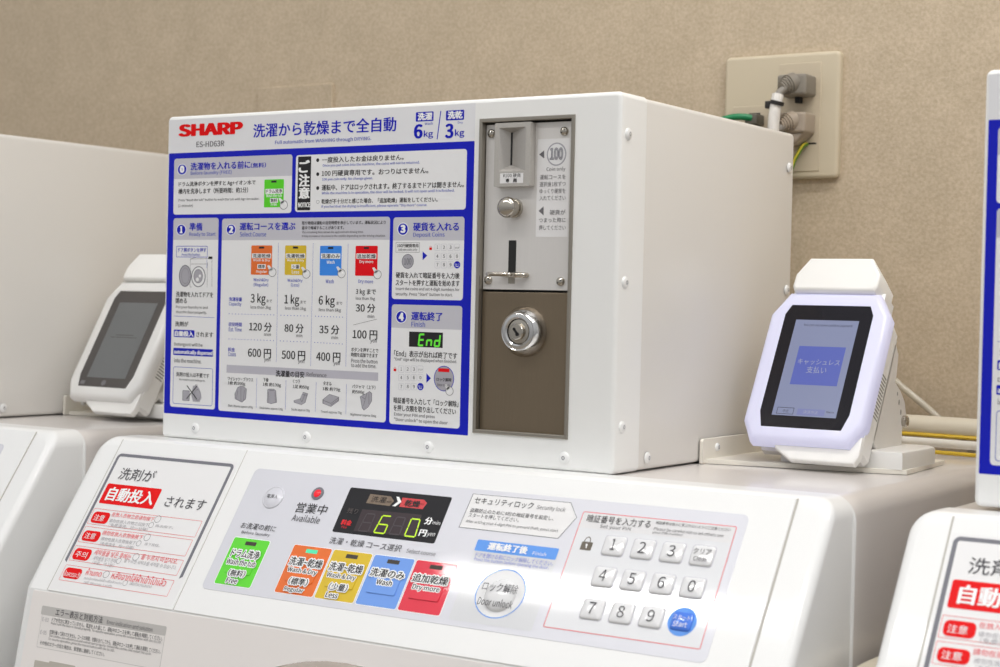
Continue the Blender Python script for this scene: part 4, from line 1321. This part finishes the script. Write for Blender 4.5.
def coin_unit(root):
    a, c, d, f = 327.0, 411.4, 24.2, 263.1
    # trim
    b = MB()
    def loop(x): return [(a + x, d + x), (c - x, d + x), (c - x, f - x), (a + x, f - x)]
    rings = [(0.0, -4), (0.0, .9), (.5, 1.3), (2.4, 1.3), (2.9, .9), (2.9, -9)]
    vs = []
    for x, w in rings: vs += [F_(p, q, w) for p, q in loop(x)]
    b.add(vs, [[k * 4 + i, k * 4 + (i + 1) % 4, (k + 1) * 4 + (i + 1) % 4, (k + 1) * 4 + i] for k in range(5) for i in range(4)], 'frame')
    b.build('metal_trim', root)
    b = MB(); b.poly(F_, loop(2), -9, 'dark'); b.build('recess_back', root)
    # upper plate
    b = MB(); b.prism(C_, rrect(332.9, 410.6, 134.2, 259.2, .6), -3, 0, 'alu', .3)
    cp = b.build('coin_plate', root)
    for u, v in ((338.1, 252.4), (402.6, 251.8), (338.0, 141.1), (402.3, 140.8)):
        b = MB(); slot_screw(b, C_, u, v); b.build('plate_screw', cp)
    # coin inlet block with funnel
    b = MB()
    u0, u1, v0, v1 = 345.6, 377.4, 211.4, 259.2
    W0, W1 = 0, 7.5
    o = rrect(u0, u1, v0, v1, .8)
    fu0, fu1, fv0, fv1 = 349.6, 373.4, 222.8, 255.6
    n = len(o)
    b.add([C_(x, y, W0) for x, y in o] + [C_(x, y, W1) for x, y in o], [[i, (i + 1) % n, n + (i + 1) % n, n + i] for i in range(n)], 'cast')
    hl = [(fu0, fv0), (fu1, fv0), (fu1, fv1), (fu0, fv1)]
    tri = tessellate_polygon([[Vector((x, y, 0)) for x, y in o], [Vector((x, y, 0)) for x, y in hl]])
    b.add([C_(x, y, W1) for x, y in o + hl], [list(q) for q in tri], 'cast')
    # funnel walls run back to the narrow slit
    su0, su1, sv0, sv1 = 355.4, 357.2, 228.0, 252.6
    wb = .25
    P = [C_(x, y, W1) for x, y in hl] + [C_(su0, sv0, wb), C_(su1, sv0, wb), C_(su1, sv1, wb), C_(su0, sv1, wb)]
    b.add(P, [[0, 1, 5, 4], [1, 2, 6, 5], [2, 3, 7, 6], [3, 0, 4, 7]], 'castin')
    b.poly(C_, [(su0, sv0), (su1, sv0), (su1, sv1), (su0, sv1)], wb, 'dark')
    blk = b.build('coin_inlet', cp)
    PL = plane(Vector((0.0020, -0.0036, -0.0004)), XA, Vector((0, 0, 1)), FN)
    b = MB(); b.items(PL, COINSLOT, .0, .04); b.build('printed_sticker', blk)
    b = MB(); b.items(C_, COINSTICKER, .06, .05); b.build('printed_sticker', cp)
    # push button
    b = MB()
    b.lathe(C_(360.2, 195.6, 0), FN, [(.0074, 0), (.0074, .003), (.0066, .0032), (.0066, .008), (.0078, .0086), (.0080, .0105), (.0072, .013), (.005, .0148), (.002, .0156), (.0001, .0157)], 'nickel', 32)
    b.build('reject_button', cp)
    # coin return slit and lever
    b = MB(); b.prism(C_, [(355.6, 147.5), (362.4, 147.5), (362.4, 171.4), (355.6, 171.4)], -.5, .12, 'dark'); b.poly(C_, [(355.8, 138.8), (361.9, 138.8), (361.9, 143.4), (355.8, 143.4)], .12, 'frame')
    b.build('coin_return_slot', cp)
    b = MB()
    b.tube([C_(357, 145.4, 5), C_(368, 145.2, 5), C_(371.5, 145.2, 3.5), C_(372.4, 145.2, -1)], .0021, 'nickel', 10, 4)
    ring = [C_(356 + 10.5 * math.cos(t) , 145.6, 11 + 7.5 * math.sin(t)) for t in (2 * math.pi * k / 16 for k in range(16))]
    b.tube(ring, .0015, 'nickel', 8, 2, closed=True)
    b.tube([C_(352, 145.4, 4.5), C_(352, 145.4, -1)], .0015, 'nickel', 8, 1)
    b.build('coin_return_lever', cp)
    # lower plate with the lock
    b = MB(); b.prism(C_, rrect(332.9, 410.6, 27.3, 132.4, .6), -3, 0.3, 'steelb', .4)
    lp = b.build('cash_door', root)
    b = MB()
    c0 = C_(372.2, 103.0, 0.3)
    b.lathe(c0, FN, [(.0192, 0), (.0190, .0022), (.0150, .0098), (.0142, .0108), (.0135, .0104), (.0128, .0108), (.0108, .0110), (.0096, .0102), (.0094, .0070)], 'chrome', 48, cap=False)
    b.lathe(c0, FN, [(.0095, .0075), (.0090, .0092), (.0064, .0096), (.0062, .0122), (.0054, .0130), (.0001, .0132)], 'nickel', 36)
    PL2 = plane(c0, XA, Vector((0, 0, 1)), FN)
    b.prism(PL2, [(-1.2, 2.8), (-2.6, 1.6), (1.2, -2.8), (2.6, -1.6)], 12.8, 13.5, 'dark'); b.prism(PL2, ell(1.4, -2.0, 1.5, 1.5, 12), 12.8, 13.5, 'dark'); b.prism(PL2, ell(-1.4, 1.8, 1.1, 1.1, 12), 12.8, 13.5, 'dark')
    b.build('lock_cylinder', lp)

coin_box = make_coin_box('white coin box in the middle with the whole blue printed label and coin slot')
dup(coin_box, (-PITCH, 0, 0), 'white coin box behind the dark payment terminal at the left edge, plain side in view')
dup(coin_box, (PITCH, 0, 0), 'white coin box at the right edge, only a strip of its blue label in view')

# ------------------------------------------------------------------ payment terminals
def make_terminal(dx, dy, dz, lit, label):
    """terminal on a bracket; dx, dy, dz place the copy, lit tells whether screen and rim are on"""
    D = Vector((dx, dy, dz))
    t = thing('payment_terminal', (0.53 + dx, 0.21 + dy, 0.0 + dz), label, 'payment terminal', None)
    def pl(p): return lambda a, b_, c: p(a, b_, c) + D
    T = pl(T_); G = pl(G_)
    X = lambda x: plane(Vector((x / 1000, 0, 0)) + D, Vector((0, 1, 0)), Vector((0, 0, 1)), XA)
    # bracket: foot plate and the flange screwed to the coin box
    b = MB()
    ox = 0 if lit else 21
    fx = 451.0 if lit else None
    by = 0 if lit else -10 - dy * 1000
    x_in = (450.8 - (PITCH * 1000 + dx * 1000 if not lit else 0))
    b.prism(G, [(x_in, 142 + by), (607, 174 + by if lit else 165 + by), (598, 287 + by), (x_in, 292 + by)], .4, 4.0, 'cream', .4)
    b.prism(X(x_in), [(137 + by, .5), (297 + by, .5), (297 + by, 18), (295 + by, 20), (139 + by, 20), (137 + by, 18)], 0, 3.0, 'cream', .4)
    br = b.build('mounting_bracket', t)
    b = MB(); screw_head(b, X(x_in + 3), 161.7 + by, 12.3, 3.4); b.build('bracket_screw', br)
    b = MB(); screw_head(b, X(x_in + 3), 270 + by, 12.3, 3.4); b.build('bracket_screw', br)
    # base block
    b = MB()
    b.prism(G, [(505, 172), (604, 172), (604, 246), (596, 258), (505, 258)], 4, 17.5, 'termw', 2.2)
    base = b.build('base', t)
    # arm: two wavy side plates and the pivot screw
    prof = [(186, 17), (242, 17), (243, 33), (251, 42), (247, 52), (237, 61), (224, 68.5), (227, 73), (230, 90), (224, 98), (216, 103), (222, 106), (222, 108), (212, 106), (200, 80), (189, 60), (178, 42), (174, 28)]
    b = MB()
    b.prism(X(566), prof, 0, 12, 'termg', 1.2)
    b.prism(X(494), prof, 0, 10, 'termg', 1.2)
    b.box(.500 + dx, .572 + dx, .206 + dy, .216 + dy, .02 + dz, .085 + dz, 'termg', .003)
    arm = b.build('arm', t)
    b = MB(); b.prism(X(578), ell(233, 52, 1.5, 2.2, 12), -.5, .1, 'vent'); b.prism(X(578), ell(237.5, 44, 1.5, 2.2, 12), -.5, .1, 'vent'); b.prism(X(578), ell(229, 59, 1.1, 1.6, 12), -.5, .1, 'vent'); b.build('screw_hole', arm)
    b = MB(); b.lathe(Vector((.577, .2435, .0365)) + D, XA, [(.0046, 0), (.0046, .004), (.0036, .0048), (.0024, .0042), (.0001, .0042)], 'nickel', 24); b.build('pivot_screw', arm)
    # body behind the frame
    cu = 531
    def octo(top, mid, bot, vt, vmt, vmb, vb): return [(cu - bot, vb), (cu + bot, vb), (cu + mid, vmb), (cu + mid, vmt), (cu + top, vt), (cu - top, vt), (cu - mid, vmt), (cu - mid, vmb)]
    oo = [(cu - 14, -1.5), (cu + 46, -1.5), (cu + 49, 2), (cu + 49, 113), (cu + 38, 133), (cu - 38, 133), (cu - 49, 113), (cu - 48, 50), (cu - 28, 8)]
    b = MB()
    b.prism(T, oo, -27, -10, 'termw', 0)
    b.prism(T, [(cu - 6, -9), (cu + 46, -9), (cu + 48.9, -3), (cu + 48.6, 14), (cu - 28, 14), (cu - 20, 0)], -13, -7, 'termw', 1.5)
    b.prism(T, octo(36, 47, 40, 130, 112, 24, 6), -33, -26, 'termg', 0)
    body = b.build('body', t)
    # air vents on the right side
    b = MB()
    for k in range(13):
        v = 36 + k * 3
        q = [T(cu + 49.06, v, -25), T(cu + 49.06, v + 1.4, -25), T(cu + 49.06, v + 1.4, -15), T(cu + 49.06, v, -15)]
        b.add(q, [[0, 1, 2, 3]], 'vent')
    b.build('air_vent', body)
    # hood at the top
    b = MB()
    hd = [(cu - 34, 137), (cu + 34, 137), (cu + 36, 141), (cu + 36, 153), (cu + 26.5, 167.5), (cu - 26.5, 167.5), (cu - 35.5, 152), (cu - 36, 141)]
    b.prism(T, hd, -31, 3, 'termw', 2.5, 3)
    b.prism(T, [(cu - 39, 128), (cu + 39, 128), (cu + 39, 142), (cu - 39, 142)], -30, -10, 'termw', 0)
    b.build('hood', t)
    # frosted frame and screen
    b = MB()
    ri = octo(33, 37, 33, 124.5, 116, 28, 14.5)
    ob = octo(38, 50.5, 41, 137.5, 116.5, 20.5, 2.5)
    n = 8
    rg = [(ob, -12), (ob, -5), (inset(ob, 1.2), -2.4), (inset(ob, 3.2), -.6), (inset(ob, 5.5), 0), (ri, 0), (ri, -3)]
    vs = []
    for q, w in rg: vs += [T(x, y, w) for x, y in q]
    fs = [[k * n + i, k * n + (i + 1) % n, (k + 1) * n + (i + 1) % n, (k + 1) * n + i] for k in range(len(rg) - 1) for i in range(n)]
    mt = 'glow' if lit else 'frost'
    b.add(vs, fs, mt, True); b.add([T(x, y, -12) for x, y in ob], [list(range(8))[::-1]], mt)
    tag(b.build('light_frame', t), 'frosted frame glowing bluish white' if lit else None)
    b = MB(); b.prism(T, ri, -2.5, -.4, 'glass' if lit else 'glass2')
    s0, s1, r0, r1 = cu - 26.5, cu + 26.5, 25, 111
    s = b.build('screen_glass', t)
    b = MB()
    if lit:
        b.poly(T, [(s0, r0), (s1, r0), (s1, r1), (s0, r1)], -.3, 'scr_lit')
        b.poly(T, [(cu - 18, 52.5), (cu + 21, 52.5), (cu + 21, 87), (cu - 18, 87)], -.24, 'scr_box')
        b.text(T, 'キャッシュレス', cu - 16, cu + 19, 70.5, 75.5, -.18, 'scr_txt'); b.text(T, '支払い', cu - 7, cu + 9.5, 63, 69, -.18, 'scr_txt')
        b.text(T, 'You can use some cashless payment', cu - 19, cu + 22, 104.6, 107.6, -.18, 'scr_dk')
        b.ring(T, [(cu - 23, 26.2), (cu - 9, 26.2), (cu - 9, 32), (cu - 23, 32)], [(cu - 22.6, 26.6), (cu - 9.4, 26.6), (cu - 9.4, 31.6), (cu - 22.6, 31.6)], -.24, 'scr_dk')
        b.text(T, '中止', cu - 18, cu - 13, 27.6, 30.4, -.18, 'scr_dk')
        b.poly(T, [(cu - 6, 26), (cu + 16.5, 26), (cu + 16.5, 31.6), (cu - 6, 31.6)], -.24, 'scr_btn'); b.text(T, '決済方法', cu - 1, cu + 11, 27.4, 30.4, -.18, 'scr_txt')
        b.text(T, 'Menu', cu + 18, cu + 24, 29, 30.8, -.18, 'scr_dk')
    else:
        b.poly(T, [(s0, r0), (s1, r0), (s1, r1), (s0, r1)], -.3, 'scr_off')
        b.poly(T, [(cu - 12, 73.2), (cu + 12, 73.2), (cu + 12, 73.8), (cu - 12, 73.8)], -.24, 'glass2'); b.poly(T, [(cu - 18, 70.6), (cu + 18, 70.6), (cu + 18, 71.1), (cu - 18, 71.1)], -.24, 'glass2')
    b.build('display', s)
    if not lit:
        b = MB(); b.poly(T, ell(cu, 19.5, 3, 3, 20), -.3, 'gr'); b.build('front_sensor', s)
        b = MB(); b.poly(T, [(cu - 32, 17), (cu - 26, 17), (cu - 26, 21), (cu - 32, 21)], -.3, 'gr'); b.build('front_sticker', s)
    return t
term = make_terminal(0, 0, 0, True, 'lit payment terminal with a glowing white frame, right of the middle coin box')
term['group'] = 'payment terminals beside the coin boxes'
term2 = make_terminal(-0.7185, -0.040, 0.0, False, 'payment terminal with a dark grey screen, left of the middle coin box')
term2['group'] = 'payment terminals beside the coin boxes'

# ------------------------------------------------------------------ wall plate, plugs and wires
t = thing('outlet_plate', (0.37, 0.457, 0.312), 'beige wall plate with power sockets above the right end of the middle coin box', 'wall plate')
b = MB(); b.prism(W_, rrect(312.5, 432.5, 250, 371, 5), 0, 7.5, 'plate', 3.2, 4); b.build('cover_plate', t)
b = MB(); b.prism(W_, rrect(371, 414, 257, 361, 1.0), 7, 8.4, 'socket', .4); b.poly(W_, [(374, 282.4), (411, 282.4), (411, 284.2), (374, 284.2)], 8.45, 'dark'); sk = b.build('power_socket', t)
b = MB(); b.prism(W_, rrect(322, 362, 257, 322, 1.0), 7, 8.2, 'socket', .4); b.prism(W_, [(340, 300), (352, 300), (352, 315), (340, 315)], 8, 8.6, 'dark'); b.build('network_socket', t)

def plug(z, mat, flip, label):
    t = thing('power_plug', (0.388, 0.44, z / 1000), label, 'power plug')
    b = MB()
    b.prism(W_, rrect(379, 409, z - 12.5, z + 7.5, 3.0), 8.6, 32, mat, 2.5, 3)
    if flip: b.prism(W_, [(386, z - 23), (397, z - 23), (407, z - 12), (381, z - 12)], 9, 30, mat, 3, 3)
    else: b.prism(W_, [(391, z - 18), (396, z - 18), (396, z - 12), (391, z - 12)], 9, 16, 'dark')
    b.build('plug_body', t)
    b = MB()
    c = W_(392, z - 2, 31); ax = Vector((-.50, -.78, -.38)).normalized()
    pr = []
    for k in range(5): pr += [(.0096 - k * .0011, k * .0022), (.0096 - k * .0011, k * .0022 + .0016), (.0082 - k * .0011, k * .0022 + .0017)]
    b.lathe(c, ax, [(.0096, -.006)] + pr, mat, 24)
    b.build('strain_relief', t)
    return t, c + ax * .0112
t1, e1 = plug(340, 'plug', False, 'dark grey power plug in the upper socket of the wall plate')
pts = [e1 - Vector((-.006, -.004, -.002)), e1 + Vector((-.001, -.003, -.007)), e1 + Vector((-.002, -.006, -.020)), e1 + Vector((-.003, -.007, -.037)), e1 + Vector((-.004, -.006, -.075)), e1 + Vector((-.005, -.004, -.13)), Vector((.362, .405, .05)), Vector((.36, .405, -.05))]
b = MB(); b.tube(pts, .0036, 'cordm', 12, 6); b.build('power_cord', t1)
b = MB(); b.tube(pts[1:5], .0056, 'tag', 14, 6); b.build('cord_tag', t1)
b = MB()
c = pts[2] + Vector((.0012, 0, .003)); b.lathe(c - Vector((-.0004, 0, -.002)), Vector((.25, 0, .97)), [(.0058, -.002), (.0068, -.0015), (.0068, .0015), (.0058, .002)], 'tie', 20, cap=False)
b.box(c.x - .0105, c.x - .005, c.y - .004, c.y + .002, c.z - .003, c.z + .004, 'tie', .001)
b.build('cable_tie', t1)
t2, e2 = plug(304, 'plug2', True, 'beige power plug in the lower socket of the wall plate')
pts = [e2 + Vector((.006, .004, .002)), e2 + Vector((-.004, -.003, -.008)), e2 + Vector((-.010, -.002, -.03)), e2 + Vector((-.012, .004, -.08)), Vector((.345, .42, .05)), Vector((.34, .42, -.05))]
b = MB(); b.tube(pts, .0036, 'cordm', 12, 6); b.build('power_cord', t2)
b = MB(); b.tube([e2 + Vector((-.016, -.004, -.010)), e2 + Vector((-.024, -.002, -.016)), e2 + Vector((-.028, 0, -.026))], .005, 'tag', 12, 4); b.build('cord_tag', t2)

t = thing('network_cable', (0.33, 0.44, 0.30), 'green network cable plugged into the wall plate', 'cable')
b = MB(); b.box(.343, .356, .432, .450, .302, .3125, 'lanp', .0015); b.build('connector', t)
b = MB(); b.tube([Vector((.350, .434, .3085)), Vector((.338, .428, .3095)), Vector((.325, .424, .307)), Vector((.312, .422, .300)), Vector((.296, .42, .282)), Vector((.29, .425, .23)), Vector((.288, .43, .1)), Vector((.288, .43, -.05))], .0033, 'lan', 12, 6); b.build('wire', t)

t = thing('earth_wire', (0.39, 0.44, 0.27), 'green and yellow earth wire below the lower plug', 'wire')
pp = [Vector((.401, .450, .283)), Vector((.400, .443, .281)), Vector((.396, .440, .273)), Vector((.391, .440, .262)), Vector((.388, .440, .24)), Vector((.38, .438, .1)), Vector((.38, .438, -.05))]
b = MB(); b.tube(pp, .0021, 'gy', 10, 6); b.build('wire', t)
b = MB(); b.tube([p + Vector((.0006, -.0016, .0006)) for p in pp], .0011, 'gyy', 8, 6); b.build('wire_stripe', t)

t = thing('blank_wall_plate', (-0.242, 0.457, 0.313), 'plain beige cover plate on the wall above the left end of the middle coin box', 'wall plate')
b = MB(); b.prism(W_, rrect(-299, -186, 253, 373, 3), 0, 4.0, 'wall', 1.2, 3); b.build('cover_plate', t)

# ------------------------------------------------------------------ hoses along the wall
def hose(y, z, r, mat, label, stripe=None, x0=.36, x1=1.35):
    t = thing('water_hose', ((x0 + x1) / 2, y, z), label, 'hose')
    n = 7
    P = [Vector((x0 + (x1 - x0) * k / (n - 1), y, z - .004 * k / n + .0012 * math.sin(k * 1.7))) for k in range(n)]
    b = MB(); b.tube(P, r, mat, 14, 4); b.build('hose_tube', t)
    if stripe:
        b = MB(); b.tube([p + Vector((0, -r * .82, stripe)) for p in P], r * .2, 'hosey', 8, 4); b.build('yellow_stripe', t)
    return t
hose(.420, .0215, .0095, 'hose', 'thick cream hose with a yellow stripe low on its side, topmost behind the lit terminal', -.0075)
hose(.374, .0105, .0038, 'hosew', 'white hose just below the cream hose, in front of it along the wall')
hose(.356, .0040, .0018, 'hosey', 'thin yellow tube lying lowest along the wall beside the right coin box')
t = thing('vinyl_tube', (.53, .43, .05), 'thin clear tube sloping down the wall behind the lit terminal', 'tube')
b = MB(); b.tube([Vector((.47, .440, .085)), Vector((.50, .438, .06)), Vector((.525, .436, .042)), Vector((.545, .436, .026)), Vector((.57, .436, .006)), Vector((.59, .436, -.05))], .0032, 'clear', 10, 6); b.build('tube_wall', t)
t = thing('drain_hose', (.652, .1, -.11), 'grey drain hose in the gap between the middle and right washing machines', 'hose')
b = MB(); b.tube([Vector((.653, -.06, -.117)), Vector((.653, 0, -.113)), Vector((.653, .1, -.118)), Vector((.653, .3, -.13)), Vector((.653, .42, -.2))], .0085, 'hose', 14, 5); b.build('hose_tube', t)
